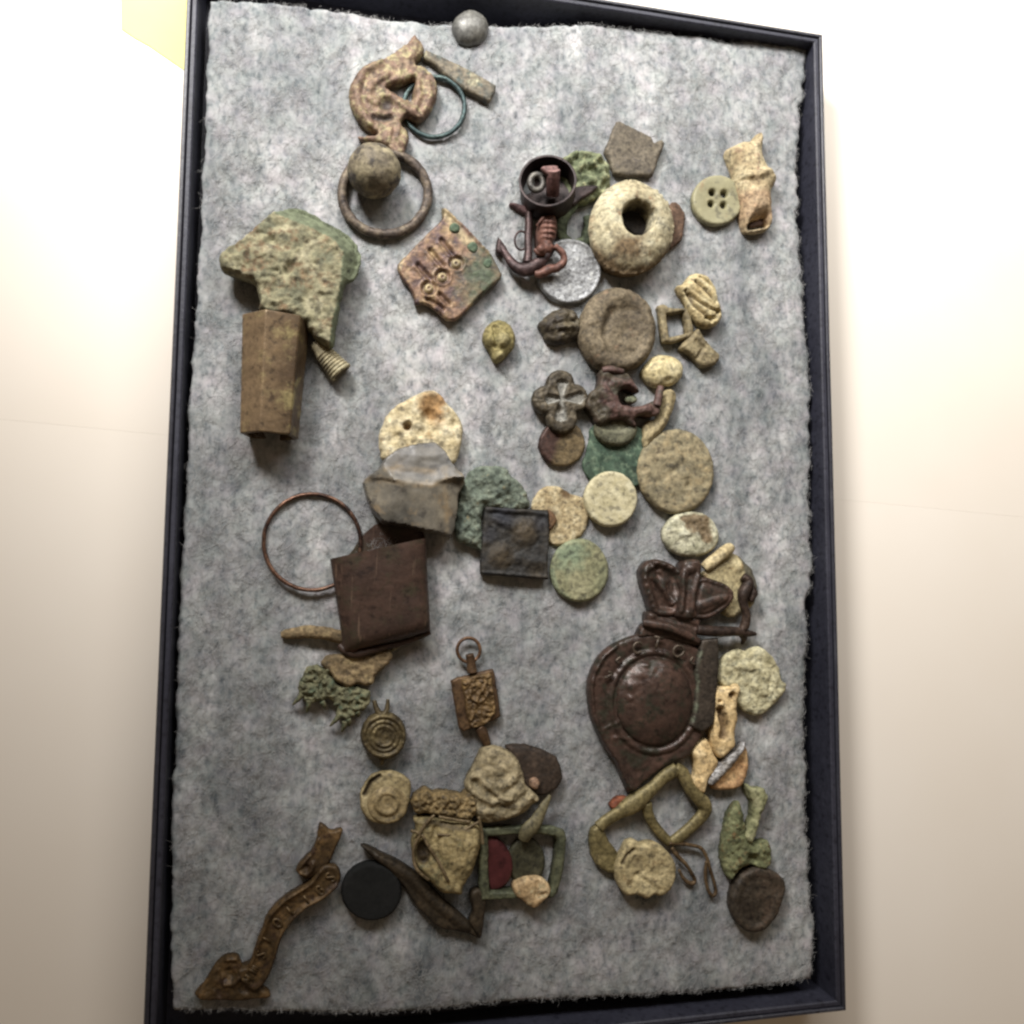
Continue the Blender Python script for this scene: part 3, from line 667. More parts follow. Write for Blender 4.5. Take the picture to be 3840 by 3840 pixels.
# tarnished silver coin
m = M('tarnished_silver', (120, 119, 118), (150, 149, 147), (174, 173, 171), 1080, b=.25, rough=.42, metal=.3, bmp=.8, spot=(206, 204, 196), spot_t=.63, fc=(.6, 1.35), spec=.5)
o = slab('silver_coin', m, c('B', ell(720, 1322, 260, 268, 40, .006)), z0=ZF+.06, h=.16, er=.05, rough=.006, rs=.06, wob=.6, sp=5, relief=lambda X, Y, d: ringr(X, Y, 'B', 720, 1322, 244, 18, .03)+.012*fbm(X/9, Y/9, 33, 3)); tag(o, 'bright tarnished silver coin half under the anchor charm', 'coin', DISC)
# dark cup holding a peg and a bead
m = M('dark_iron', (50, 40, 38), (62, 50, 48), (80, 64, 60), 700, b=.3, rough=.5, metal=.4, bmp=.4)
a = thing('dark_cup', 'dark round metal cup open at the top with things inside', 'cup', 2053, 720)
A_ = np.array(W('B', [(545, 735, .02)])[0]); B_ = np.array(W('B', [(545, 592, .95)])[0])
B_ = A_+(B_-A_); prof = [(-.02, .80), (.0, .86), (.12, .89), (.5, .88), (.9, .90), (.985, .91), (1.0, .885), (.985, .84), (.6, .80), (.15, .79), (.13, .3), (.13, .01)]
lathe_mb(A_, B_, prof, ns=56, lump=.012).build('cup_wall', m, a, sharp=50)
ax = (B_-A_)
m2 = M('pink_copper', (134, 98, 92), (150, 110, 103), (166, 126, 118), 640, b=.3, rough=.6, metal=.05, bmp=.3)
a2 = thing('copper_peg', 'pink copper peg with a flat tip standing in the dark cup', 'peg', 2066, 680)
p0 = np.array(W('B', [(585, 715, .45)])[0]); p1 = np.array(W('B', [(590, 505, .98)])[0])
mbp = lathe_mb(p0, p1, [(0, .2), (.02, .215), (.98, .215), (1, .19)], ns=20); mbp.build('shaft', m2, a2, sharp=50)
slab('tip', m2, c('B', [(495, 488), (530, 470), (600, 468), (632, 480), (630, 540), (560, 545), (530, 525)]), a2, z0=ZF+.92, h=.1, er=.06, sp=4, depth=.1)
m3 = M('grey_bead', (92, 88, 82), (116, 110, 102), (140, 134, 122), 670, b=.15, rough=.5, metal=.4)
o = sweep_mb(circ('B', 455, 610, 52, 62, z=.62, n=12), .1, closed=True).build('grey_bead', m3); tag(o, 'little grey ring bead lying inside the dark cup', 'bead')
o = slab('metal_spike', M('iron_spike', (96, 72, 70), (112, 84, 82), (128, 98, 94), 760, b=.2, rough=.6, metal=.3), c('B', [(240, 778), (270, 765), (340, 785), (430, 825), (400, 870), (330, 840), (280, 800)]), z0=ZF+.08, h=.12, er=.07, sp=4); tag(o, 'short reddish spike sticking out left of the dark cup', 'spike')
o = slab('dark_flake', m, c('B', [(740, 660), (820, 632), (900, 625), (955, 640), (890, 700), (820, 740), (760, 790), (700, 780)]), z0=ZF+.42, h=.1, er=.06, sp=4, depth=.3); tag(o, 'dark pointed metal flake between the cup and the green crusted lump', 'flake')
# copper figurine
m = M('copper_brown', (96, 64, 54), (124, 84, 70), (148, 104, 88), 950, b=.25, rough=.55, metal=.15, bmp=.4, spot=(86, 56, 50))
a = thing('copper_charm', 'reddish copper charm with a ribbed body lying across the silver coin', 'charm', 2055, 930)
def rl(X, Y, d): return sum(liner(X, Y, 'B', [(480, 930+i*42), (610, 945+i*42)], 15, .07) for i in range(4))-liner(X, Y, 'B', [(545, 880), (540, 1080)], 12, .03)
slab('body', m, c('B', [(500, 872), (600, 865), (625, 940), (620, 1040), (590, 1090), (610, 1130), (570, 1190), (500, 1180), (480, 1110), (470, 1000), (480, 930)]), a, z0=ZF+.36, h=.2, er=.16, dome=.14, relief=rl, sp=4.5, depth=.45)
sweep_mb(W('B', [(600, 1120, .62), (665, 1180, .6), (672, 1250, .55), (620, 1300, .52), (560, 1310, .5), (490, 1345, .45), (440, 1345, .42)]), [.1, .11, .12, .14, .15, .14, .1], lump=.12).build('arm', m, a)
sweep_mb(W('B', [(520, 1170, .62), (470, 1175, .62), (440, 1150, .58)]), [.12, .1, .06], lump=.1).build('arm', m, a)
ball_mb(W('B', [(490, 1150, .66)])[0], .15, lump=.08, nu=20, nv=14).build('head', m, a)
sweep_mb(W('B', [(515, 890, .66), (480, 930, .6), (455, 960, .55)]), [.06, .05, .03]).build('pin', m, a)
# anchor charm
m = M('dark_copper', (58, 44, 42), (74, 56, 54), (96, 74, 70), 1000, b=.25, rough=.45, metal=.45, bmp=.4)
a = thing('anchor_charm', 'dark copper anchor charm with a barbed arm left of the silver coin', 'charm', 1985, 960)
sweep_mb(W('B', [(395, 850, .3), (392, 960, .3), (385, 1060, .32), (390, 1160, .36), (380, 1260, .36)]), [.12, .13, .12, .13, .16], lump=.1).build('shank', m, a)
sweep_mb(W('B', [(172, 1120, .2), (215, 1200, .24), (290, 1290, .3), (380, 1310, .36), (470, 1260, .42), (540, 1190, .46), (600, 1120, .46)]), [.1, .13, .19, .24, .2, .15, .08], flat=.75, lump=.08, ns=14).build('arm', m, a)
slab('fluke', m, c('B', [(150, 1042), (185, 1085), (222, 1130), (195, 1150), (205, 1190), (150, 1180), (132, 1160), (138, 1090)]), a, z0=ZF+.14, h=.12, er=.1, sp=4, sharp=True)
sweep_mb(circ('B', 332, 1078, 52, 75, z=.22, n=16), .035, closed=True).build('ring', m, a)
# dark lump
m = M('dark_lump', (58, 50, 42), (82, 72, 56), (112, 100, 76), 1215, b=.22, rough=.6, bmp=.8, metal=.15)
o = slab('dark_pebble', m, c('B', [(475, 1750), (530, 1680), (610, 1630), (720, 1612), (800, 1660), (830, 1770), (790, 1850), (700, 1890), (620, 1912), (550, 1880), (515, 1820)]), z0=ZF+.05, h=.32, er=.28, dome=.18, relief=lambda X, Y, d: .14*fbm(X/26, Y/24, 6, 3)-liner(X, Y, 'B', [(600, 1760), (760, 1740)], 30, .1), rough=.03, sp=5.5, wob=4); tag(o, 'small knobbly dark pebble touching the big brown disc', 'stone')
# four hole button
m = M('horn_button', (150, 142, 104), (164, 156, 118), (176, 168, 130), 750, b=.6, fine=.1, rough=.5, bmp=.12, spot=(162, 138, 100), spot_t=.66, fc=(.92, 1.06))
o = slab('sewing_button', m, c('C', ell(944, 1120, 308, 306, 40, .004)), holes=[c('C', ell(u, v, r_, r_, 14, .02)) for u, v, r_ in ((878, 1032, 38), (1025, 1048, 42), (864, 1170, 36), (1014, 1186, 36))], sharp=True, z0=ZF+.08, h=.16, er=.06, rough=.003, wob=.3, sp=5,
         relief=lambda X, Y, d: -.03*np.clip(1-np.hypot(X-2693, Y-748)/80, 0, 1)); tag(o, 'round olive tan sewing button with four holes', 'button', DISC)
# hollow bone stem
m = M('cream_bone', (176, 152, 112), (206, 184, 140), (222, 204, 162), 650, b=.4, rough=.75, bmp=.6, spot=(164, 126, 100), spot_t=.63, zone=(184, 146, 112))
cy_ = lambda X: X
def rl(X, Y, d):
    z = .05*fbm(X/26, Y/26, 3, 3)+liner(X, Y, 'C', [(1180, 800), (1350, 850), (1500, 800), (1640, 740)], 55, .10)-liner(X, Y, 'C', [(1240, 870), (1340, 890)], 28, .12)
    return z+dotr(X, Y, 'C', 1600, 760, 50, .08)+dotr(X, Y, 'C', 1220, 830, 40, .07)-dotr(X, Y, 'C', 1350, 940, 40, .05)
a = thing('hollow_bone', 'hollow cream bone stem with a pointed top beside the four hole button', 'bone', 2840, 660)
slab('stem', m, c('C', [(1512, 245), (1542, 330), (1530, 480), (1562, 620), (1642, 735), (1700, 800), (1690, 880), (1640, 1000), (1650, 1200), (1655, 1340), (1600, 1440), (1450, 1478), (1330, 1462), (1285, 1330), (1250, 1130), (1200, 900), (1190, 780), (1140, 620), (1095, 490), (1130, 440), (1270, 370), (1380, 360), (1450, 290)]), a, z0=ZF+.02, h=.55, er=.42, dome=.14, side=.15, relief=rl, rough=.025, rs=.14, sp=5.5,
     holes=[c('C', [(1400, 1335), (1480, 1310), (1545, 1295), (1560, 1340), (1590, 1400), (1480, 1425), (1350, 1440), (1365, 1380)])], floor=True,
     zone=lambda X, Y: np.clip(sm(Y, 700, 730)*sm(Y, 880, 780)+.5*fbm(X/20, Y/20, 8, 3), 0, 1)*.7)
m2 = M('bone_hollow', (86, 64, 56), (98, 76, 66), (112, 88, 76), 850, b=.12, rough=.9)
slab('hollow', m2, c('C', [(1390, 1325), (1480, 1300), (1555, 1285), (1572, 1340), (1605, 1405), (1480, 1432), (1335, 1448), (1350, 1380)]), a, z0=ZF+.02, h=.12, er=.05, sp=5)
# big brown disc
m = M('brown_stone', (90, 78, 62), (114, 100, 78), (140, 124, 98), 1230, b=.4, rough=.75, bmp=.6, spot=(146, 118, 92), spot_t=.65, metal=.1)
def rl(X, Y, d):
    q = c('F', [(960, 620)])[0]; r_ = np.hypot((X-q[0])/88, (Y-q[1])/112)
    return -.16*sm(r_, 1.15, .75)+.05*fbm(X/36, Y/30, 19, 3)-dotr(X, Y, 'F', 1030, 410, 110, .09)-liner(X, Y, 'F', [(840, 450), (800, 640)], 40, .05)+liner(X, Y, 'F', [(640, 560), (720, 540)], 30, .05)
o = slab('stone_disc', m, c('F', ell(918, 596, 316, 352, 40, .015)), z0=ZF+.05, h=.62, er=.42, side=.3, relief=rl, rough=.025, rs=.2, wob=2.5); tag(o, 'large dark brown rounded disc with a sunken middle below the silver coin', 'disc', DISC)
# folded cream lead
m = M('folded_lead', (176, 152, 104), (204, 182, 132), (222, 204, 156), 1130, b=.25, rough=.7, bmp=.5, zone=(92, 74, 46))
gr = [[(1470, 330), (1560, 400), (1640, 450), (1720, 470)], [(1520, 230), (1600, 300), (1680, 400)], [(1440, 300), (1520, 430), (1600, 500), (1650, 540)], [(1560, 190), (1640, 250), (1690, 320)], [(1600, 520), (1690, 520), (1700, 460)]]
o = slab('folded_scrap', m, c('F', [(1385, 250), (1440, 230), (1470, 180), (1530, 150), (1620, 168), (1690, 258), (1720, 370), (1748, 470), (1722, 550), (1650, 588), (1570, 570), (1500, 480), (1450, 370), (1400, 300)]), z0=ZF+.08, h=.34, er=.2, dome=.1, sp=4.5, relief=lambda X, Y, d: -sum(liner(X, Y, 'F', g, 17, .12) for g in gr)+liner(X, Y, 'F', [(1480, 250), (1600, 360), (1700, 420)], 22, .05),
         zone=lambda X, Y: np.clip(sum(liner(X, Y, 'F', g, 11, .9) for g in gr[:3]), 0, .9), rough=.02, rs=.12); tag(o, 'cream folded scrap with deep creases above the small square buckle', 'folded scrap')
# small square buckle
m = M('tan_bronze', (116, 102, 74), (144, 128, 94), (168, 152, 114), 1250, b=.22, rough=.65, metal=.2, bmp=.6)
a = thing('square_buckle', 'small tan square buckle frame with a stub of strap', 'buckle', 2560, 1240, group=BUC)
slab('frame', m, c('F', [(1222, 415), (1270, 400), (1310, 425), (1400, 440), (1460, 432), (1490, 500), (1510, 580), (1522, 672), (1450, 690), (1340, 722), (1262, 714), (1245, 600), (1235, 500)]), a, holes=[c('F', [(1292, 490), (1360, 478), (1432, 468), (1448, 560), (1462, 640), (1390, 655), (1318, 672), (1302, 580)])], sharp=True, z0=ZF+.10, h=.20, er=.1, sp=4.5, wob=2, rough=.015, rs=.1)
slab('strap_stub', m, c('F', [(1500, 640), (1560, 600), (1600, 670), (1680, 760), (1728, 820), (1692, 885), (1590, 912), (1540, 862), (1480, 800), (1400, 760), (1440, 700)]), a, z0=ZF+.1, h=.24, er=.14, sp=4.5, rough=.03, rs=.12, relief=lambda X, Y, d: -liner(X, Y, 'F', [(1530, 700), (1590, 760), (1540, 840)], 20, .08)-liner(X, Y, 'F', [(1620, 720), (1690, 800)], 16, .05))
# cream pebble
m = M('cream_pebble', (186, 166, 116), (208, 190, 140), (222, 206, 160), 1385, b=.35, rough=.7, bmp=.3)
o = slab('cream_pebble', m, c('F', [(1185, 830), (1260, 808), (1370, 830), (1432, 900), (1422, 990), (1360, 1050), (1280, 1062), (1200, 1068), (1130, 1020), (1098, 950), (1130, 890)]), z0=ZF+.05, h=.3, er=.3, dome=.14, sp=5.5, rough=.02, relief=lambda X, Y, d: -dotr(X, Y, 'F', 1300, 1040, 50, .1)); tag(o, 'smooth cream pebble at the lower right of the big brown disc', 'stone')
#PART4
# ------------------------------------------------------------------ middle of the case
m = M('quatrefoil_metal', (66, 58, 46), (88, 78, 62), (112, 100, 80), 1500, b=.2, rough=.55, metal=.35, bmp=.5, zone=(152, 148, 138))
pet = [(452, 1050), (345, 1172), (585, 1162), (440, 1310)]
def lobes():
    o_ = []; C0 = (436, 1185)
    for i in range(96):
        th = 2*math.pi*i/96; dx, dy = math.cos(th), math.sin(th); R = 0
        for u, v, r_ in ((440, 1048, 118), (326, 1168, 114), (552, 1160, 116), (455, 1318, 126)):
            b_ = (u-C0[0])*dx+(v-C0[1])*dy; q_ = b_*b_-((u-C0[0])**2+(v-C0[1])**2-r_*r_)
            if q_ > 0: R = max(R, b_+math.sqrt(q_))
        o_.append((C0[0]+R*dx, C0[1]+R*dy))
    return o_
def px_(X, Y):
    q0 = c('F', [(448, 1168)])[0]; z = 0
    for p in pet:
        q = c('F', [p])[0]; dx, dy = q[0]-q0[0], q[1]-q0[1]; L = math.hypot(dx, dy); u = ((X-q0[0])*dx+(Y-q0[1])*dy)/L; v = np.abs(-(X-q0[0])*dy+(Y-q0[1])*dx)/L
        wd = np.clip(6+u*.27, 0, 24)*np.sqrt(np.clip((L*1.3-u)/10, 0, 1))
        z = np.maximum(z, np.clip((wd-v)/4+.3, 0, 1)*(u > -6))
    return z
o = slab('quatrefoil_button', m, c('F', lobes()), z0=ZF+.22, h=.24, er=.12, sp=4.5,
         relief=lambda X, Y, d: -.12*px_(X, Y)-dotr(X, Y, 'F', 430, 1250, 36, .08)+.03*fbm(X/18, Y/18, 5, 2)*(1-px_(X, Y))+liner(X, Y, 'F', [(440, 960), (440, 961)], 1, 0), zone=lambda X, Y: px_(X, Y)*.85-dotr(X, Y, 'F', 430, 1250, 40, .8), rough=.015, rs=.12, wob=2.5); tag(o, 'dark four lobed button with a sunken pale cross', 'button', DISC)
# two tone copper disc
m = M('two_tone_copper', (100, 84, 58), (118, 100, 70), (136, 116, 84), 1660, b=.35, rough=.5, metal=.35, bmp=.35, zone=(76, 54, 46))
o = slab('copper_disc', m, c('F', ell(450, 1530, 188, 188, 36, .01)), z0=ZF+.08, h=.14, er=.07, sp=6, rough=.01, wob=1, zone=lambda X, Y: sm(X+.35*(Y-1660)+8*fbm(X/20, Y/20, 4), 2106, 2080)); tag(o, 'brown copper disc, dark on its left side, under the four lobed button', 'disc', DISC)
# green disc mostly covered
m = M('verdigris', (52, 70, 56), (66, 86, 68), (86, 104, 84), 1700, b=.2, fine=.08, rough=.75, bmp=.6, spot=(104, 120, 96), spot_t=.57)
o = slab('verdigris_disc', m, c('F', [(680, 1400), (800, 1360), (980, 1360), (1100, 1420), (1130, 1560), (1120, 1700), (1080, 1860), (900, 1900), (720, 1870), (640, 1780), (612, 1690), (650, 1580), (670, 1480)]), z0=ZF+.05, h=.13, er=.07, rough=.02, sp=6, wob=3); tag(o, 'bright green corroded disc mostly covered by its neighbours', 'disc', DISC)
# grey green boss
m = M('grey_green', (78, 76, 58), (98, 96, 74), (118, 114, 90), 1620, b=.2, rough=.7, bmp=.6)
o = slab('worn_boss', m, c('F', ell(890, 1410, 172, 140, 30, .02)), z0=ZF+.16, h=.26, er=.16, sp=5.5, rough=.015, relief=lambda X, Y, d: -.1*sm(np.hypot((X-c('F', [(890, 1370)])[0][0])/58, (Y-c('F', [(890, 1370)])[0][1])/32), 1.2, .7)); tag(o, 'grey green hollow boss lying on the bright green disc', 'boss')
# red brown open ring
m = M('red_brown', (84, 62, 56), (102, 76, 68), (118, 90, 80), 1480, b=.35, rough=.6, metal=.1, bmp=.3, spot=(74, 68, 54), spot_t=.56, zone=(76, 68, 52))
a = thing('broken_ornament', 'red brown broken ornament with a crescent opening beside the four lobed button', 'metal ornament', 2330, 1490)
def rl(X, Y, d): return liner(X, Y, 'F', [(780, 1120), (860, 1230), (980, 1270), (1120, 1250)], 60, .1)+liner(X, Y, 'F', [(870, 1040), (960, 1040), (1040, 1080)], 40, .08)-liner(X, Y, 'F', [(690, 1180), (760, 1290)], 30, .08)+.06*fbm(X/22, Y/22, 15, 3)
slab('ornament', m, c('F', [(760, 945), (800, 928), (860, 945), (930, 950), (985, 965), (1035, 1030), (1078, 1110), (1035, 1100), (970, 1078), (915, 1110), (912, 1170), (945, 1215), (1030, 1225), (1120, 1215), (1190, 1180), (1235, 1200), (1242, 1280), (1180, 1312), (1090, 1300), (1040, 1330), (1055, 1390), (1010, 1370), (950, 1335), (860, 1330), (760, 1378), (700, 1300), (650, 1220), (680, 1120), (750, 1050)]), a, z0=ZF+.38, h=.22, er=.12, relief=rl, sp=5, rough=.015, rs=.12, depth=.4, wob=2.5, zone=lambda X, Y: np.clip(1-sm(np.minimum(polyd(X, Y, c('F', [(720, 1080), (690, 1210), (780, 1340)])), polyd(X, Y, c('F', [(800, 950), (960, 970)]))), 8, 40), 0, .9))
sweep_mb(W('F', [(1240, 1075, .5), (1225, 1150, .55), (1205, 1230, .55)]), [.11, .13, .14], lump=.1).build('prong', m, a)
sweep_mb(W('F', [(770, 940, .55), (850, 935, .62), (940, 955, .6)]), [.1, .12, .08], lump=.2).build('prong', m, a)
o = slab('green_grain', M('green_grain', (96, 100, 78), (118, 120, 94), (140, 140, 112), 1490, b=.1), c('F', ell(1012, 1172, 48, 34, 14, .08)), z0=ZF+.24, h=.14, er=.1, sp=4); tag(o, 'tiny green grain inside the crescent of the red brown ornament', 'grain')
# slender cream sliver
m = M('tan_sliver', (140, 124, 88), (168, 150, 110), (190, 172, 130), 1580, b=.25, rough=.75, bmp=.6)
o = slab('bone_sliver', m, c('F', [(1255, 1180), (1290, 1090), (1345, 1092), (1378, 1130), (1368, 1200), (1340, 1285), (1290, 1390), (1220, 1480), (1140, 1562), (1104, 1530), (1108, 1400), (1150, 1340), (1215, 1325), (1240, 1260)]), z0=ZF+.1, h=.24, er=.16, sp=5, rough=.02, relief=lambda X, Y, d: liner(X, Y, 'F', [(1320, 1120), (1280, 1330), (1140, 1480)], 34, .06), wob=3); tag(o, 'slender tan bone sliver standing above the large grey tan disc', 'bone')
# large grey tan disc
m = M('grey_tan', (118, 108, 84), (140, 128, 98), (160, 144, 110), 1790, b=.32, fine=.08, rough=.75, bmp=.6, spot=(158, 140, 104), spot_t=.57, fleck=.5)
o = slab('flat_disc', m, c('G', ell(1374, 572, 312, 344, 40, .012)), z0=ZF+.08, h=.26, er=.2, sp=7, rough=.02, rs=.3, wob=2, relief=lambda X, Y, d: .03*fbm(X/40, Y/26, 9, 3)-dotr(X, Y, 'G', 1470, 690, 34, .08)+dotr(X, Y, 'G', 1435, 610, 40, .04)-liner(X, Y, 'G', [(1620, 500), (1670, 485)], 12, .05)-liner(X, Y, 'G', [(1220, 660), (1420, 520)], 26, .03)+dotr(X, Y, 'G', 1120, 600, 30, .05)); tag(o, 'large flat grey tan disc with a small pit right of centre', 'disc', DISC)
# pale tan disc
m = M('pale_tan', (178, 166, 126), (196, 184, 146), (208, 198, 162), 1870, b=.16, fine=.06, rough=.85, bmp=.6, fc=(.8, 1.12))
o = slab('pale_disc', m, c('G', ell(846, 795, 216, 226, 36, .008)), z0=ZF+.16, h=.2, er=.1, sp=6, rough=.014, rs=.1, wob=1.2); tag(o, 'pale cream speckled disc with an even edge, overlapping the bright green disc', 'disc', DISC)
# bitten disc
m = M('bitten_tan', (150, 130, 94), (178, 158, 118), (200, 184, 146), 1930, b=.14, fine=.05, rough=.85, bmp=.8, spot=(98, 74, 46), spot_t=.64, zone=(92, 68, 42))
o = slab('bitten_disc', m, c('G', [(205, 830), (240, 760), (300, 705), (370, 688), (435, 698), (478, 728), (515, 752), (565, 766), (628, 802), (668, 880), (665, 960), (630, 1060), (545, 1140), (450, 1172), (370, 1165), (300, 1110), (240, 1020), (205, 930)]), z0=ZF+.0, h=.14, er=.09, sp=6, rough=.024, rs=.08, wob=2,
         zone=lambda X, Y: np.clip(dotr(X, Y, 'G', 480, 755, 60, 1)+dotr(X, Y, 'G', 350, 940, 75, .9), 0, .9), relief=lambda X, Y, d: -dotr(X, Y, 'G', 480, 755, 60, .05)); tag(o, 'tan pitted disc with a dark nick, tucked under the dark square plaque', 'disc', DISC)
# greenish tan disc
m = M('green_tan', (120, 120, 90), (133, 130, 96), (145, 140, 106), 2140, b=.4, fine=.06, rough=.75, bmp=.4, zone=(124, 138, 110))
o = slab('green_tan_disc', m, c('G', ell(592, 1372, 236, 258, 40, .01)), z0=ZF+.08, h=.18, er=.1, sp=6.5, rough=.01, rs=.12, wob=1.2, zone=lambda X, Y: np.clip(1.1-np.hypot((X-2135)/85, (Y-2080)/75)+.5*fbm(X/26, Y/26, 5, 3), 0, .85)+np.clip(liner(X, Y, 'G', [(365, 1380), (400, 1530), (520, 1625)], 30, .6), 0, .5), relief=lambda X, Y, d: ringr(X, Y, 'G', 600, 1400, 150, 12, .02)); tag(o, 'plain green tinged tan disc at the lower right of the dark square plaque', 'disc', DISC)
# dark square plaque
m = M('dark_plaque', (38, 38, 37), (48, 45, 41), (60, 54, 45), 2030, b=.25, rough=.65, metal=.05, bmp=.4, zone=(76, 64, 46), zone2=(44, 45, 52))
def rl(X, Y, d):
    z = dotr(X, Y, 'H', 1215, 1150, 110, .12)+dotr(X, Y, 'H', 1040, 1320, 100, .12)+liner(X, Y, 'H', [(1020, 1060), (1120, 1110)], 40, .08)+liner(X, Y, 'H', [(1170, 1340), (1330, 1380)], 50, .07)
    z = z-liner(X, Y, 'H', [(990, 1010), (1120, 1040), (1260, 1030)], 34, .06)+liner(X, Y, 'H', [(900, 985), (1400, 1020)], 20, .05)+liner(X, Y, 'H', [(905, 1445), (1380, 1480)], 18, .05)+liner(X, Y, 'H', [(1375, 1020), (1370, 1470)], 18, .05)
    return z*.8+.035*fbm(X/18, Y/18, 8, 3)
a = thing('dark_plaque', 'dark square metal plaque with raised lumps in the middle of the case', 'plaque', 1935, 2030)
slab('plaque', m, c('H', [(920, 955), (1150, 972), (1388, 990), (1400, 1150), (1392, 1300), (1386, 1496), (1240, 1484), (1100, 1470), (890, 1455), (895, 1280), (912, 1100)]), a, sharp=True, z0=ZF+.12, h=.2, er=.06, depth=.12, sp=5.5, relief=rl, rough=.02, wob=1.5, zone=lambda X, Y: np.clip(dotr(X, Y, 'H', 1210, 1150, 120, .9)+dotr(X, Y, 'H', 1040, 1320, 110, .9)+dotr(X, Y, 'H', 1300, 1440, 90, .5), 0, .8), zone2=lambda X, Y: np.clip(dotr(X, Y, 'H', 1060, 1020, 120, .8)+dotr(X, Y, 'H', 1330, 1090, 80, .6)+dotr(X, Y, 'H', 950, 1170, 80, .6), 0, .8))
slab('chipped_corner', M('rust_chip', (88, 62, 40), (104, 76, 50), (120, 90, 60), 1940, b=.12), c('H', [(1385, 992), (1425, 1008), (1448, 1050), (1430, 1110), (1392, 1130)]), a, z0=ZF+.12, h=.18, er=.08, sp=4, rough=.02)
# pitted cream disc
m = M('pitted_cream', (186, 166, 122), (212, 194, 152), (226, 212, 176), 1600, b=.3, fine=.08, rough=.85, bmp=.8, spot=(172, 138, 92), spot_t=.62, zone=(158, 116, 66))
def rl(X, Y, d):
    z = -dotr(X, Y, 'H', 365, 382, 38, .3)-dotr(X, Y, 'H', 522, 312, 66, .22)-dotr(X, Y, 'H', 530, 225, 80, .1)-dotr(X, Y, 'H', 450, 430, 40, .08)-dotr(X, Y, 'H', 300, 450, 30, .06)-dotr(X, Y, 'H', 700, 360, 40, .08)-dotr(X, Y, 'H', 310, 590, 30, .06)
    return z+.05*fbm(X/20, Y/20, 12, 3)
o = slab('pitted_disc', m, c('H', [(540, 108), (605, 135), (660, 210), (730, 280), (772, 380), (760, 500), (738, 600), (700, 655), (560, 720), (380, 720), (205, 640), (166, 560), (160, 450), (185, 375), (225, 285), (300, 215), (420, 150), (480, 118)]), z0=ZF+.06, h=.45, er=.2, side=.4, sp=6, relief=rl, rough=.03, rs=.15, wob=2.5,
         zone=lambda X, Y: np.clip(dotr(X, Y, 'H', 535, 225, 120, 1.1)+dotr(X, Y, 'H', 620, 180, 60, .7)+dotr(X, Y, 'H', 365, 382, 40, .8)+dotr(X, Y, 'H', 580, 330, 80, .6), 0, .9)); tag(o, 'bright cream pitted disc with two holes behind the grey flint', 'disc', DISC)
# grey flint
m = M('flint', (78, 75, 68), (102, 96, 85), (132, 122, 104), 1830, b=.7, fine=.12, rough=.40, bmp=.2, spot=(138, 118, 90), spot_t=.6, fc=(.8, 1.12), spec=.5, zone=(150, 130, 100), zone2=(104, 99, 92))
rg = c('H', [(50, 770), (180, 775), (340, 815), (520, 820), (690, 775)])
def rl(X, Y, d):
    q = c('H', [(380, 810)])[0]; u = (X-q[0])/100; v = (Y-q[1])/100
    yl = np.interp(X, [p[0] for p in rg], [p[1] for p in rg])
    up = (yl-Y)/100; dn = np.clip((Y-yl)/100, -.1, 9)
    upp = np.clip(up, 0, 9); z = .45-(.10*upp+.06*np.abs(u-.2)*upp)
    z = z-.05*sm(up, 0.05, .5)-.14*np.clip(up-1.1, 0, 2)
    pl = np.minimum.reduce([.45-.10*dn+.05*u, .52-.32*(u-.7)-.06*dn, .56+.34*u+.0*dn, .60-.25*dn+.18*(u+.6)])
    k_ = sm(up, -.06, .08); return np.minimum(z, .70+.4*u)*k_+pl*(1-k_)+.015*fbm(X/30, Y/30, 4, 2)
zl = lambda X, Y: np.clip(sum(bump(polyd(X, Y, p), 15, .8) for p in (rg, c('H', [(200, 700), (330, 690), (520, 730), (640, 700)]), c('H', [(620, 700), (640, 1180)]))), 0, .75)*np.clip(.6+fbm(X/30, Y/30, 8), 0, 1)
o = slab('grey_flint', m, c('H', [(200, 605), (290, 540), (400, 508), (500, 488), (572, 488), (640, 560), (700, 660), (760, 730), (790, 795), (742, 870), (735, 1000), (710, 1130), (690, 1192), (600, 1170), (490, 1150), (390, 1122), (270, 1105), (180, 1080), (110, 1000), (60, 880), (35, 790), (80, 735), (150, 690)]), sharp=True, z0=ZF+.25, h=.35, er=.10, side=.2, sp=6.5, relief=rl, rough=.008, wob=2.5, depth=.4, zone=zl, zone2=lambda X, Y: np.clip(sm(np.interp(X, [p[0] for p in rg], [p[1] for p in rg])-Y, 18, 50)*(.55+.9*fbm(X/45, Y/30, 3, 3)), 0, .85), sharp_n=28); tag(o, 'glossy grey brown flint flake covering the lower edge of the pitted cream disc', 'stone')
# grey green lump
m = M('grey_green_stone', (84, 92, 80), (110, 118, 102), (138, 144, 124), 1860, b=.2, rough=.85, bmp=.9, spot=(140, 124, 86), spot_t=.66)
o = slab('crusted_lump', m, c('H', [(800, 740), (850, 685), (950, 662), (1080, 680), (1130, 745), (1200, 800), (1245, 890), (1250, 975), (1100, 990), (920, 1000), (915, 1275), (880, 1275), (800, 1245), (728, 1205), (715, 1050), (750, 860)]), z0=ZF+.04, h=.3, er=.2, sp=6, dome=.1, relief=lambda X, Y, d: .10*fbm(X/24, Y/24, 71, 4)+dotr(X, Y, 'H', 1050, 800, 70, .08)+dotr(X, Y, 'H', 920, 910, 30, .1)-dotr(X, Y, 'H', 1100, 920, 60, .1), rough=.05, rs=.12, wob=5); tag(o, 'grey green crusted lump between the flint and the dark plaque', 'corroded lump')
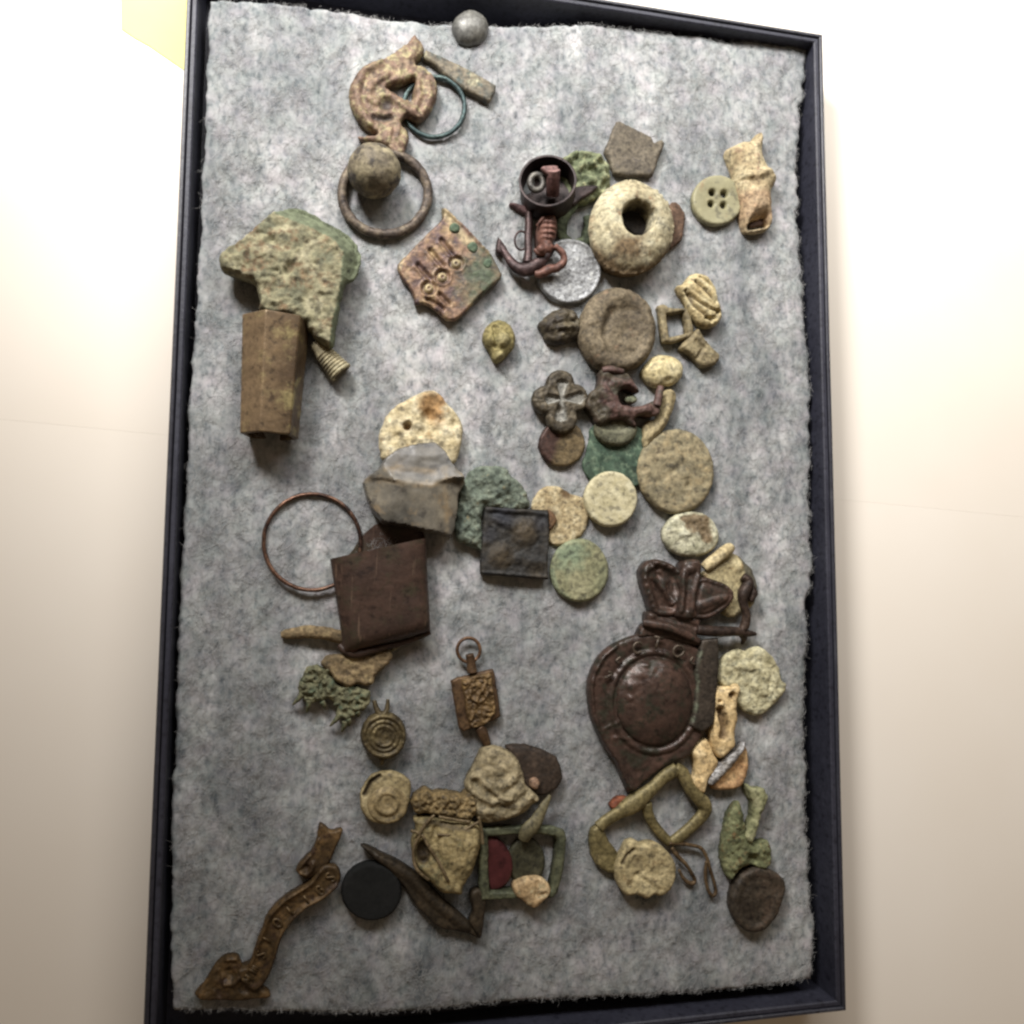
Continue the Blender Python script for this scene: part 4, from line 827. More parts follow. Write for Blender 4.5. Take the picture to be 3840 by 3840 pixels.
# copper wire ring
m = M('copper_wire', (92, 66, 52), (118, 86, 68), (148, 114, 88), 2030, b=.6, rough=.35, metal=.7, bmp=.2, spot=(62, 48, 44), spot_t=.58)
o = sweep_mb(circ('I', 637, 596, 428, 424, n=30, zf=lambda t: .10+.05*math.sin(t)), .062, ns=8, closed=True, lump=.15).build('wire_ring', m); tag(o, 'large thin copper wire ring left of the brown copper bell', 'ring', 'plain rings')
# brown bell
m = M('brown_copper', (58, 43, 36), (68, 50, 41), (82, 61, 50), 2250, b=.7, fine=.08, rough=.5, metal=.1, bmp=.4, spot=(60, 52, 38), spot_t=.57, fc=(.8, 1.15), scr=(104, 82, 66))
a = thing('copper_bell', 'big dark brown flattened copper bell open at its top', 'bell', 1440, 2230)
A0 = np.array(W('I', [(1228, 650, .9)])[0]); A1 = np.array(W('I', [(1310, 1478, .7)])[0])
h0 = (np.array(W('I', [(1655, 556, .9)])[0])-np.array(W('I', [(802, 742, .9)])[0]))/2; h1 = (np.array(W('I', [(1692, 1375, .7)])[0])-np.array(W('I', [(925, 1570, .7)])[0]))/2
ax_ = (A1-A0); axn = ax_/np.linalg.norm(ax_); NS = 40; V = []; F = []
def ringp(t, inset, ext):
    ctr = A0+ax_*t; hw = h0+(h1-h0)*t; hh = .62-.12*t
    if t > .86: hh *= math.sqrt(max(.02, 1-((t-.86)/.15)**2))
    for j in range(NS):
        th = 2*math.pi*j/NS; cs, sn = math.cos(th), math.sin(th)
        e = lambda q: math.copysign(abs(q)**.62, q)
        p = ctr+hw*(e(cs))*(1-inset/ (np.linalg.norm(hw)))+np.array([0, 0, 1.0])*(hh-inset)*e(sn)
        p = p+hw*(.05*math.sin(t*5+1)*(abs(cs)))*0+np.array([0, 0, .05*float(fbm(t*3.5, cs*2.5+sn*2, 7, 3))])
        if sn < 0: p = p-axn*ext*min(1, -sn*1.6)*sm(np.array(cs), -.5, .1)*(1-t)**6
        V.append(tuple(p-np.array([0, 0, .36*(1-t)+.24*t])))
ts = [0, .03]+[.08+.84*i/14 for i in range(15)]+[.95, .98, 1.0]
for t in ts: ringp(t, 0, .8)
for t in ts[::-1][3:]: ringp(t, .07, .8)
nr = len(V)//NS
for i in range(nr-1):
    for j in range(NS): F.append((i*NS+j, i*NS+(j+1) % NS, (i+1)*NS+(j+1) % NS, (i+1)*NS+j))
for j in range(NS): F.append(((nr-1)*NS+j, (nr-1)*NS+(j+1) % NS, (j+1) % NS, j))
F.append(tuple((len(ts)-1)*NS+j for j in range(NS)))
mb = MB(); mb.add(V, F); mb.build('bell_body', m, a, sharp=60)
m2 = M('pink_rivet', (96, 68, 60), (110, 80, 72), (124, 92, 84), 2420, b=.2, rough=.45, metal=.4)
slab('rivet', m2, c('I', ell(990, 1505, 62, 68, 18, .04)), a, z0=ZF+.5, h=.12, er=.12, sp=4)
sweep_mb(W('I', [(880, 1505, .35), (940, 1560, .42), (1040, 1582, .45), (1250, 1530, .45), (1500, 1465, .42), (1680, 1390, .38)]), [.1, .13, .13, .1, .09, .08], flat=1.2, lump=.05).build('bottom_seam', m, a)
# tan rod and flake under the bell
m = M('tan_crust', (96, 82, 58), (124, 104, 74), (150, 130, 92), 2450, b=.22, rough=.85, bmp=.8)
o = sweep_mb(W('I', [(362, 1412, .12), (450, 1405, .13), (600, 1390, .16), (740, 1398, .18), (860, 1425, .2), (960, 1470, .2)]), [.09, .16, .19, .2, .19, .17], lump=.22, flat=.8).build('crusted_rod', m); tag(o, 'thin crusted tan rod sticking out left under the brown bell', 'rod')
o = slab('tan_flake', m, c('I', [(712, 1685), (755, 1600), (900, 1590), (1150, 1575), (1240, 1540), (1320, 1550), (1345, 1610), (1300, 1700), (1205, 1765), (1185, 1850), (1110, 1872), (1040, 1850), (950, 1880), (850, 1832), (785, 1750)]), z0=ZF+.22, h=.2, er=.12, rough=.04, rs=.14, depth=.35, sp=6, wob=5); tag(o, 'ragged tan flake under the lower edge of the brown bell', 'flake')
m2 = M('needle', (128, 118, 92), (140, 130, 104), (150, 140, 114), 2450, b=.2)
o = sweep_mb(W('I', [(1290, 1580, .25), (1380, 1530, .22), (1462, 1482, .2)]), [.05, .045, .02]).build('needle', m2); tag(o, 'tiny pale needle at the lower right of the brown bell', 'needle')
# frayed green clump
m = M('green_fray', (82, 80, 58), (106, 103, 76), (132, 126, 94), 2590, b=.2, rough=.9, bmp=.9, spot=(80, 92, 72), spot_t=.58)
a = thing('frayed_clump', 'green spiky corroded clump below the tan flake', 'corroded lump', 1250, 2600)
slab('clump', m, c('J', [(200, 520), (230, 455), (330, 420), (430, 455), (470, 560), (600, 590), (740, 620), (745, 720), (660, 800), (600, 840), (575, 890), (540, 860), (480, 830), (462, 760), (410, 690), (330, 728), (260, 722), (200, 680), (178, 600)]), a, z0=ZF+.12, h=.24, er=.16, relief=lambda X, Y, d: .16*fbm(X/16, Y/16, 61, 4), rough=.05, rs=.1, wob=8, sp=5)
for p, q in (((200, 650), (125, 735)), ((255, 700), (235, 795)), ((500, 820), (425, 905)), ((545, 870), (520, 950)), ((570, 850), (575, 905)), ((215, 560), (170, 600)), ((360, 710), (380, 770)), ((640, 790), (650, 830))):
    sweep_mb(W('J', [p+(.3,), ((p[0]+q[0])/2+6, (p[1]+q[1])/2, .25), q+(.14,)]), [.09, .07, .03], lump=.2, ns=7).build('spike', m, a)
# locket pendant
m = M('dark_brass', (66, 56, 38), (86, 74, 50), (112, 98, 66), 2750, b=.22, rough=.5, metal=.4, bmp=.4)
a = thing('round_locket', 'dark round brass locket with raised rings and a pronged loop', 'locket', 1438, 2760)
def rl(X, Y, d): return ringr(X, Y, 'J', 858, 990, 160, 18, .06)+ringr(X, Y, 'J', 858, 990, 118, 12, .045)+ringr(X, Y, 'J', 858, 990, 80, 12, .04)-dotr(X, Y, 'J', 858, 990, 60, .03)+.03*fbm(X/12, Y/12, 2, 2)
slab('locket_face', m, c('J', ell(857, 988, 186, 196, 36, .008)), a, z0=ZF+.1, h=.24, er=.1, sp=4.5, relief=rl, rough=.01, wob=1)
sweep_mb(W('J', [(780, 700, .2), (800, 770, .24), (840, 820, .26), (880, 780, .24), (890, 690, .2)]), [.06, .08, .1, .08, .05], lump=.1).build('loop', m, a)
sweep_mb(W('J', [(842, 1165, .22), (840, 1215, .16)]), [.1, .05]).build('tip', m, a)
# watch key fob
m = M('fob_brass', (76, 58, 36), (100, 77, 46), (126, 100, 60), 2640, b=.16, rough=.55, metal=.15, bmp=.6)
m2 = M('fob_edge', (70, 52, 36), (86, 64, 44), (104, 80, 54), 2640, b=.25, rough=.5, metal=.4, bmp=.4)
a = thing('key_fob', 'rusty brass key fob with a ring on top and an oblong engraved plate', 'key fob', 1787, 2590)
sweep_mb(circ('J', 1540, 295, 92, 96, n=20, z=.22), .052, closed=True).build('ring', M('fob_ring', (92, 66, 46), (112, 82, 58), (136, 102, 72), 2430, b=.3, rough=.4, metal=.5), a)
sweep_mb(W('J', [(1548, 330, .26), (1560, 400, .22), (1568, 480, .22)]), [.13, .14, .16], lump=.06).build('stem', m2, a)
pl = [(1398, 545), (1450, 515), (1530, 500), (1640, 470), (1742, 445), (1762, 520), (1780, 660), (1805, 835), (1740, 870), (1640, 905), (1500, 958), (1465, 930), (1445, 830), (1420, 690)]
slab('plate', m2, c('J', pl), a, sharp=True, z0=ZF+.1, h=.16, er=.06, sp=5, wob=1.5)
def rl(X, Y, d): return .09*fbm(X/9, Y/9, 14, 3)+liner(X, Y, 'J', [(1530, 560), (1640, 600), (1700, 700)], 16, .05)+liner(X, Y, 'J', [(1560, 860), (1600, 700), (1680, 560)], 16, .05)+ringr(X, Y, 'J', 1620, 640, 70, 14, .05)
slab('engraved_face', m, c('J', [(1490, 545), (1570, 510), (1660, 488), (1725, 490), (1742, 600), (1765, 780), (1740, 830), (1680, 900), (1570, 928), (1535, 860), (1510, 700)]), a, z0=ZF+.22, h=.16, er=.08, sp=4, relief=rl, rough=.02)
sweep_mb(W('J', [(1625, 915, .24), (1655, 970, .22), (1690, 1060, .18)]), [.15, .17, .12], lump=.06).build('stem', m2, a)
#PART5
# ------------------------------------------------------------------ right column
m = M('shell_white', (150, 146, 118), (184, 178, 148), (208, 202, 172), 2005, b=.25, rough=.55, bmp=.4, zone=(112, 90, 62))
def zn(X, Y):
    p = np.array(c('L', [(960, 90), (1080, 50), (1200, 60), (1225, 160), (1250, 270), (1190, 330), (1120, 240), (1020, 170)]), float)
    D = polyd(X, Y, p, True)*np.where(inside(X, Y, p), 1, -1)
    return sm(D+13*fbm(X/20, Y/20, 3, 3), -6, 9)*.9
o = slab('shell_disc', m, c('L', ell(1067, 222, 230, 186, 36, .02)), z0=ZF+.1, h=.28, er=.22, sp=5, zone=zn, rough=.02, relief=lambda X, Y, d: -.05*zn(X, Y)+.06*fbm(X/24, Y/24, 4, 3)+liner(X, Y, 'L', [(980, 230), (1080, 210), (1100, 250)], 24, .05), wob=2); tag(o, 'whitish shell disc with a brown patch, just above the bow', 'disc', DISC)
m = M('tan_bone', (158, 138, 98), (186, 166, 122), (204, 186, 144), 2120, b=.25, rough=.7, bmp=.5)
o = sweep_mb(W('L', [(1160, 495, .3), (1210, 455, .34), (1290, 390, .34), (1350, 345, .34), (1375, 325, .3)]), [.16, .2, .2, .2, .16], lump=.1, ns=12).build('bone_stick', m); tag(o, 'stubby cream bone stick between the shell disc and the bow', 'bone')
m = M('broken_shell', (150, 134, 96), (176, 160, 118), (192, 176, 134), 2200, b=.3, rough=.65, bmp=.4, spot=(150, 116, 70), spot_t=.63, zone=(92, 86, 70))
o = slab('broken_shell', m, c('L', [(1150, 540), (1215, 490), (1300, 440), (1380, 375), (1450, 395), (1510, 455), (1565, 520), (1592, 610), (1590, 720), (1560, 800), (1480, 850), (1420, 892), (1345, 885), (1310, 840), (1250, 700), (1190, 600)]), z0=ZF+.06, h=.24, er=.18, sp=6, rough=.025, zone=lambda X, Y: sm(X-.3*(Y-2200), 2798, 2816), relief=lambda X, Y, d: -liner(X, Y, 'L', [(1210, 500), (1400, 400)], 20, .06)+dotr(X, Y, 'L', 1430, 480, 60, .08), wob=3); tag(o, 'broken tan shell half hidden behind the right bow loop', 'shell')
# dark twig-like hinge
m = M('dark_bronze', (50, 40, 34), (66, 52, 44), (88, 70, 58), 2280, b=.25, rough=.5, metal=.4, bmp=.5)
a = thing('jointed_bar', 'dark jointed bronze bar bent beside the right bow loop', 'hinge', 2770, 2290)
sweep_mb(W('L', [(1470, 560, .4), (1520, 610, .44), (1480, 690, .46), (1475, 780, .46), (1500, 860, .44), (1490, 950, .4), (1450, 1020, .38)]), [.14, .17, .2, .15, .14, .15, .13], lump=.12, ns=12).build('arm', m, a)
sweep_mb(W('L', [(1545, 640, .44), (1560, 700, .44), (1530, 760, .44)]), [.09, .13, .08], lump=.1).build('arm', m, a)
sweep_mb(W('L', [(1105, 990, .52), (1180, 1000, .52), (1300, 1005, .48), (1420, 1005, .42), (1500, 1020, .36), (1575, 1025, .28)]), [.155, .17, .17, .15, .12, .06], lump=.06, ns=12).build('bar', m, a)
sweep_mb(W('L', [(1440, 1000, .4), (1480, 1050, .3), (1465, 1105, .2)]), [.14, .12, .05], lump=.1).build('arm', m, a)
# bow medallion
m = M('dark_medallion', (56, 43, 36), (68, 51, 43), (82, 61, 51), 2600, b=.4, fine=.07, rough=.37, metal=.15, bmp=.35, spot=(50, 47, 37), spot_t=.55, fc=(.75, 1.2), spec=.4)
m2 = M('dark_bow', (56, 43, 36), (70, 53, 44), (90, 67, 56), 2230, b=.3, fine=.06, rough=.42, metal=.15, bmp=.3, spot=(52, 48, 40), spot_t=.57, spec=.4)
a = thing('bow_medallion', 'large dark bronze teardrop medallion topped by a ribbon bow with raised letters', 'medallion', 2420, 2600)
out = c('M', [(640, 170), (780, 160), (950, 190), (1085, 250), (1180, 350), (1205, 560), (1215, 800), (1195, 950), (1100, 1085), (1045, 1170), (900, 1222), (790, 1290), (700, 1360), (605, 1452), (555, 1440), (500, 1320), (460, 1215), (375, 1090), (295, 940), (250, 800), (232, 600), (262, 470), (340, 330), (460, 235)])
rim = c('M', [(455, 255), (345, 350), (272, 480), (250, 600), (268, 800), (312, 935), (390, 1080), (475, 1205), (520, 1320), (575, 1415)])
def rl(X, Y, d):
    q = c('M', [(762, 715)])[0]; r_ = np.hypot((X-q[0])/154, (Y-q[1])/177)
    z = .11*bump(np.abs(r_-1.06)*160, 13, 1)-.06*sm(r_, 1.2, 1.05)*sm(r_, .9, 1.0)
    z = z+bump(polyd(X, Y, rim), 11, .12)-.05*sm(r_, 1.0, 1.15)
    return z+.03*fbm(X/18, Y/18, 5, 3)+liner(X, Y, 'M', [(320, 520), (430, 530)], 12, .04)+liner(X, Y, 'M', [(360, 930), (470, 880)], 14, .04)+liner(X, Y, 'M', [(440, 1000), (560, 1010)], 14, .04)
slab('medallion_plate', m, out, a, z0=ZF+.1, h=.36, er=.16, sp=6.5, relief=rl, rough=.01, wob=1.2, depth=.3)
slab('raised_boss', m, c('M', ell(762, 715, 312, 362, 40, .004)), a, z0=ZF+.42, h=.06, er=.25, side=0, dome=.34, sp=7, rough=.012, rs=.14, wob=.6, depth=.05, relief=lambda X, Y, d: dotr(X, Y, 'M', 560, 580, 45, .07)+dotr(X, Y, 'M', 685, 410, 28, .06)+dotr(X, Y, 'M', 545, 680, 30, .06)+dotr(X, Y, 'M', 640, 480, 50, .05)+.03*fbm(X/14, Y/14, 3, 3)*sm(X+Y, 5150, 4950))
ml = M('letter_bronze', (70, 60, 48), (84, 72, 60), (100, 86, 72), 2430, b=.2, rough=.4, metal=.45, bmp=.3)
def letter(strokes, nm='letter', parent=a, mat=ml, z=.56, r=.045, k='M'):
    mb_ = MB()
    for s_ in strokes: sweep_mb(W(k, [p+(z,) for p in s_]), r, mb=mb_, ns=7, flat=.8, sm_=len(s_) > 2)
    return mb_.build(nm, mat, parent)
letter([[(664, 254), (642, 236), (612, 242), (594, 268), (598, 302), (622, 320), (654, 308)]])
letter([[(758, 188), (832, 202)], [(796, 196), (770, 288)]])
letter([[(984, 268), (946, 262), (918, 290), (914, 326), (940, 348), (978, 336), (1002, 300), (984, 268)]])
letter([[(488, 352), (452, 386), (478, 400)]]); letter([[(390, 470), (420, 490), (360, 520)]])
letter([[(1072, 352), (1050, 392), (1086, 410)]])
# bow
def beads(X, Y, pts, r=17, h=.05): return sum(dotr(X, Y, 'L', a_, b_, r, h) for a_, b_ in pts)
L1 = [(672, 490), (715, 435), (790, 422), (870, 440), (945, 485), (1000, 540), (1010, 640), (985, 760), (950, 870), (860, 890), (760, 870), (725, 780), (690, 670), (662, 560)]
slab('bow_loop', m2, c('L', L1), a, z0=ZF+.26, h=.30, er=.13, sp=5, depth=.45, rough=.008, wob=1.2, relief=lambda X, Y, d: -.17*sm(d, .14, .34)*sm(d, .75, .45)+beads(X, Y, [(690, 520), (685, 580), (695, 640), (712, 700), (730, 755), (748, 810), (730, 460), (790, 448), (850, 462), (905, 490), (955, 525)])+liner(X, Y, 'L', [(745, 490), (765, 570), (830, 660), (900, 780)], 26, .16)+liner(X, Y, 'L', [(820, 520), (900, 620), (930, 760)], 26, .07))
L2 = [(1060, 700), (1090, 600), (1150, 560), (1250, 588), (1335, 615), (1395, 662), (1415, 725), (1370, 805), (1275, 875), (1180, 915), (1080, 910), (1040, 820)]
slab('bow_loop', m2, c('L', L2), a, z0=ZF+.28, h=.28, er=.16, sp=5, depth=.45, rough=.008, wob=1.2, dome=.08, relief=lambda X, Y, d: beads(X, Y, [(1180, 580), (1225, 592), (1270, 606), (1315, 624), (1355, 648), (1385, 685)], 15)-.05*bump(np.abs(d-.2), .07, 1)+liner(X, Y, 'L', [(1120, 800), (1230, 760), (1340, 740)], 40, .05))
slab('knot', m2, c('L', [(1005, 440), (1070, 422), (1142, 438), (1150, 560), (1125, 660), (1110, 760), (1100, 900), (940, 890), (950, 780), (965, 680), (955, 590), (985, 510)]), a, z0=ZF+.38, h=.28, er=.16, sp=5, depth=.5, rough=.008, wob=1.2, relief=lambda X, Y, d: liner(X, Y, 'L', [(990, 530), (985, 680), (975, 840)], 24, .08)+liner(X, Y, 'L', [(1115, 560), (1075, 700), (1060, 850)], 24, .08)-liner(X, Y, 'L', [(1045, 560), (1030, 700), (1020, 830)], 20, .06)+dotr(X, Y, 'L', 1060, 500, 42, .08))
slab('collar', m2, c('L', [(712, 850), (800, 855), (900, 880), (1020, 885), (1140, 895), (1120, 1000), (1095, 1085), (950, 1040), (800, 990), (712, 950)]), a, z0=ZF+.30, h=.22, er=.12, sp=5, depth=.45, rough=.008, wob=1.2, relief=lambda X, Y, d: -liner(X, Y, 'L', [(800, 880), (1000, 930), (1090, 970)], 22, .06)+dotr(X, Y, 'L', 740, 880, 30, .05))
slab('neck', m2, c('L', [(690, 940), (800, 960), (1000, 1010), (1110, 1060), (1150, 1120), (1060, 1120), (880, 1075), (740, 1050), (630, 1050)]), a, z0=ZF+.2, h=.26, er=.1, sp=5.5, depth=.3, rough=.008)
sweep_mb(W('L', [(668, 932, .5), (760, 950, .56), (880, 975, .58), (1000, 1025, .56), (1120, 1085, .48)]), [.11, .14, .14, .13, .1], flat=.9, lump=.03, ns=14).build('band', m2, a)
# strap beside it
m3 = M('dark_strap', (46, 40, 32), (58, 50, 42), (72, 62, 52), 2600, b=.35, rough=.55, bmp=.4, metal=.2, zone=(104, 108, 88))
o = slab('metal_strap', m3, c('M', [(1145, 215), (1280, 195), (1290, 400), (1275, 600), (1245, 900), (1150, 965), (1050, 905), (1082, 800), (1098, 600), (1090, 420), (1130, 300)]), sharp=True, z0=ZF+.42, h=.14, er=.07, sp=5.5, depth=.5, rough=.012, wob=1.5, zone=lambda X, Y: np.clip(bump(polyd(X, Y, c('M', [(1140, 310), (1108, 420), (1112, 560), (1096, 800), (1066, 890)])), 9, 1)*(.4+1.2*fbm(X/18, Y/18, 5)), 0, .9)); tag(o, 'dark flat metal strap with greenish edge lying along the right of the medallion', 'metal strip')
# rough white disc
m = M('chalk_tan', (150, 140, 104), (182, 172, 134), (202, 194, 158), 2560, b=.22, fine=.06, rough=.85, bmp=.9, spot=(128, 124, 100), spot_t=.6)
o = slab('rough_disc', m, c('M', [(1278, 450), (1330, 350), (1430, 288), (1500, 300), (1540, 285), (1610, 265), (1700, 325), (1775, 440), (1800, 540), (1842, 580), (1795, 680), (1705, 770), (1610, 832), (1510, 805), (1440, 740), (1380, 640), (1290, 560)]), z0=ZF+.08, h=.24, er=.16, sp=5.5, rough=.03, rs=.12, wob=2.5, relief=lambda X, Y, d: .045*fbm(X/22, Y/22, 23, 4)+liner(X, Y, 'M', [(1420, 420), (1560, 440), (1650, 520), (1640, 640)], 40, .07)-liner(X, Y, 'M', [(1500, 600), (1620, 690)], 40, .06)); tag(o, 'rough whitish crinkled disc right of the dark metal strap', 'disc', DISC)
# bones
m = M('pale_bone', (176, 146, 98), (204, 174, 122), (218, 192, 144), 2680, b=.3, rough=.7, bmp=.5, zone=(96, 72, 46))
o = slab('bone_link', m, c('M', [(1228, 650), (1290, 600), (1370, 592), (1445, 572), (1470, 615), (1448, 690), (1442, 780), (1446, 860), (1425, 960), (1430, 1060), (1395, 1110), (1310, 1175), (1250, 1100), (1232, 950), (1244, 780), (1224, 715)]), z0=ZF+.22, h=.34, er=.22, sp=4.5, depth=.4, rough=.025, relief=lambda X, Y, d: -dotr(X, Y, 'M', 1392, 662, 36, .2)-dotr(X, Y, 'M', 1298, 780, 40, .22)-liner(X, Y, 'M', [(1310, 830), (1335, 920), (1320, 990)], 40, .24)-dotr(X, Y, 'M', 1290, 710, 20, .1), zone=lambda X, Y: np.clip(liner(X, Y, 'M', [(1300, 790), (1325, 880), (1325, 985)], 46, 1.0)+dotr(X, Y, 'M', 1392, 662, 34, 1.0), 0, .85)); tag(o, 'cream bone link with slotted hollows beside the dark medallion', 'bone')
o = slab('bone_chip', m, c('M', [(1078, 1120), (1120, 1060), (1185, 1012), (1225, 1060), (1262, 1150), (1290, 1220), (1210, 1350), (1185, 1445), (1150, 1455), (1088, 1395), (1102, 1290), (1098, 1200)]), z0=ZF+.12, h=.3, er=.22, sp=5, depth=.3, rough=.02, relief=lambda X, Y, d: .05*fbm(X/24, Y/24, 9, 2)); tag(o, 'plain tan bone chip at the lower right edge of the medallion', 'bone')
m = M('tan_shell', (140, 104, 66), (176, 136, 92), (198, 164, 116), 2870, b=.25, rough=.6, bmp=.5)
o = slab('shell_chip', m, c('M', [(1470, 1060), (1510, 1090), (1528, 1180), (1520, 1280), (1475, 1390), (1400, 1425), (1300, 1428), (1222, 1405), (1290, 1300), (1400, 1170)]), z0=ZF+.08, h=.22, er=.12, sp=5, rough=.02, relief=lambda X, Y, d: -.06*sm(d, .1, .3)+.04*fbm(X/10, Y/26, 5, 2)); tag(o, 'orange tan shell chip under the silver sliver', 'shell')
m2 = M('silver_sliver', (104, 97, 88), (136, 131, 126), (176, 174, 172), 2830, b=.12, rough=.45, metal=.2, bmp=.8, spot=(92, 80, 66), spot_t=.6)
o = slab('silver_sliver', m2, c('M', [(1205, 1375), (1225, 1300), (1280, 1230), (1380, 1130), (1450, 1080), (1500, 1040), (1480, 1110), (1430, 1190), (1340, 1290), (1250, 1380)]), z0=ZF+.3, h=.12, er=.08, sp=4, depth=.3, rough=.03, rs=.08, relief=lambda X, Y, d: liner(X, Y, 'M', [(1220, 1370), (1470, 1090)], 24, .06)); tag(o, 'shiny crumpled silver sliver lying on the orange tan shell chip', 'metal scrap')

# ------------------------------------------------------------------ lower right
m = M('olive_brass', (92, 82, 52), (114, 102, 66), (138, 124, 84), 3060, b=.3, rough=.5, metal=.3, bmp=.4)
a = thing('double_buckle', 'olive brass double loop buckle frame below the bow medallion', 'buckle', 2420, 3080, group=BUC)
sweep_mb(W('N', [(842, 165, .34), (760, 215, .34), (680, 290, .32), (600, 360, .3), (520, 420, .28), (420, 480, .24), (330, 540, .2), (280, 585, .18)]), [.22, .21, .2, .26, .3, .2, .19, .2], flat=.75, lump=.05, ns=14).build('frame_bar', m, a)
sweep_mb(W('N', [(835, 160, .33), (890, 200, .32), (940, 300, .3), (1000, 370, .26), (1045, 420, .22), (1040, 480, .2), (960, 570, .18), (870, 650, .16), (800, 690, .16)]), [.2, .22, .2, .22, .24, .21, .19, .19, .15], flat=.75, lump=.05, ns=14).build('frame_bar', m, a)
sweep_mb(W('N', [(625, 410, .26), (645, 500, .22), (700, 590, .18), (770, 670, .16), (800, 695, .16)]), [.18, .17, .15, .15, .13], flat=.75, lump=.05, ns=12).build('frame_bar', m, a)
slab('flared_end', m, c('N', [(250, 590), (290, 570), (330, 620), (360, 690), (415, 760), (440, 830), (430, 910), (360, 925), (290, 885), (240, 810), (222, 700), (230, 630)]), a, z0=ZF+.08, h=.2, er=.16, sp=6, rough=.012)
m2 = M('red_scrap', (96, 50, 32), (118, 64, 40), (132, 78, 50), 3010, b=.15, rough=.7)
o = slab('red_scrap', m2, c('N', [(368, 430), (400, 390), (440, 365), (500, 370), (495, 420), (450, 450), (390, 460)]), z0=ZF+.1, h=.16, er=.12, sp=4); tag(o, 'tiny rust red scrap against the olive brass double buckle', 'scrap')
m = M('crinkled_cream', (126, 112, 78), (152, 136, 98), (172, 156, 116), 3280, b=.35, rough=.8, bmp=.5, spot=(118, 98, 66), spot_t=.64, zone=(62, 48, 30))
o = slab('crinkled_disc', m, c('N', [(405, 900), (420, 825), (465, 770), (505, 700), (560, 688), (600, 712), (680, 700), (740, 720), (800, 775), (845, 850), (852, 950), (815, 1040), (750, 1095), (690, 1085), (640, 1115), (570, 1085), (490, 1090), (430, 1010)]), z0=ZF+.18, h=.3, er=.16, sp=5.5, depth=.32, rough=.02, relief=lambda X, Y, d: -liner(X, Y, 'N', [(455, 850), (490, 790), (535, 750)], 17, .12)-dotr(X, Y, 'N', 570, 840, 60, .07)-liner(X, Y, 'N', [(500, 1010), (560, 930), (640, 870)], 22, .04)-liner(X, Y, 'N', [(560, 930), (640, 990), (730, 1040)], 20, .04)+.04*fbm(X/26, Y/26, 12, 3), zone=lambda X, Y: np.clip(liner(X, Y, 'N', [(455, 850), (490, 790), (535, 750)], 12, 1)+dotr(X, Y, 'N', 570, 845, 45, .5), 0, .85)); tag(o, 'cream crinkled disc with a slit lying on the flared end of the double buckle', 'disc', DISC)
m = M('hook_wire', (70, 54, 36), (88, 70, 48), (108, 88, 62), 3260, b=.3, rough=.5, metal=.3)
o = sweep_mb(W('N', [(790, 700, .24), (860, 700, .2), (940, 712, .16), (1020, 735, .14), (1062, 800, .12), (1085, 880, .12), (1115, 980, .12), (1128, 1050, .12), (1105, 1080, .12), (1070, 1030, .12), (1052, 930, .12), (1062, 830, .15)]), .058, ns=8).build('wire_hook', m); tag(o, 'thin bent wire hook ending in a narrow loop, right of the crinkled disc', 'wire hook')
o = sweep_mb(W('N', [(810, 730, .2), (850, 790, .2), (910, 850, .16), (955, 920, .14), (978, 970, .12), (950, 990, .12), (900, 960, .12), (860, 890, .12)]), [.06, .07, .06, .06, .06, .07, .06, .05], ns=8).build('wire_loop', m); tag(o, 'short twisted wire loop between the crinkled disc and the wire hook', 'wire hook')
# green piece and dark oval
m = M('moss_bronze', (74, 76, 50), (96, 98, 66), (124, 124, 88), 3130, b=.22, rough=.85, bmp=.9, spot=(108, 84, 52), spot_t=.61)
a = thing('mossy_fragment', 'mossy green corroded knob fragment above the dark oval disc', 'corroded lump', 2800, 3120)
slab('knob_body', m, c('N', [(1310, 400), (1340, 480), (1365, 600), (1400, 690), (1450, 700), (1530, 690), (1552, 780), (1545, 860), (1480, 900), (1400, 870), (1330, 900), (1255, 975), (1208, 910), (1188, 780), (1215, 610), (1250, 480)]), a, z0=ZF+.08, h=.34, er=.22, sp=5.5, rough=.05, rs=.14, wob=4, relief=lambda X, Y, d: .08*fbm(X/22, Y/22, 31, 4)-dotr(X, Y, 'N', 1410, 830, 60, .16))
m2 = M('pale_green', (108, 108, 74), (130, 128, 92), (150, 146, 110), 3050, b=.2, rough=.85, bmp=.7)
slab('knob_strip', m2, c('N', [(1365, 285), (1400, 300), (1490, 310), (1512, 380), (1480, 470), (1450, 560), (1420, 690), (1385, 700), (1348, 655), (1400, 560), (1415, 450), (1390, 370)]), a, z0=ZF+.28, h=.2, er=.14, sp=5, depth=.35, rough=.04, rs=.12, wob=4)
m = M('dark_oval', (46, 38, 30), (58, 50, 40), (74, 60, 48), 3390, b=.35, rough=.6, bmp=.4, metal=.15, spot=(84, 66, 52), spot_t=.63)
o = slab('oval_disc', m, c('N', [(1390, 890), (1440, 880), (1510, 888), (1590, 930), (1642, 1000), (1625, 1120), (1575, 1250), (1490, 1340), (1400, 1355), (1310, 1310), (1245, 1190), (1255, 1060), (1310, 945)]), z0=ZF+.16, h=.22, er=.14, sp=6, depth=.3, rough=.014, rs=.2, wob=2, relief=lambda X, Y, d: -.04*sm(d, .2, .35)+.03*fbm(X/22, Y/22, 3, 3)); tag(o, 'dark brown oval disc near the lower right corner of the case', 'disc', DISC)

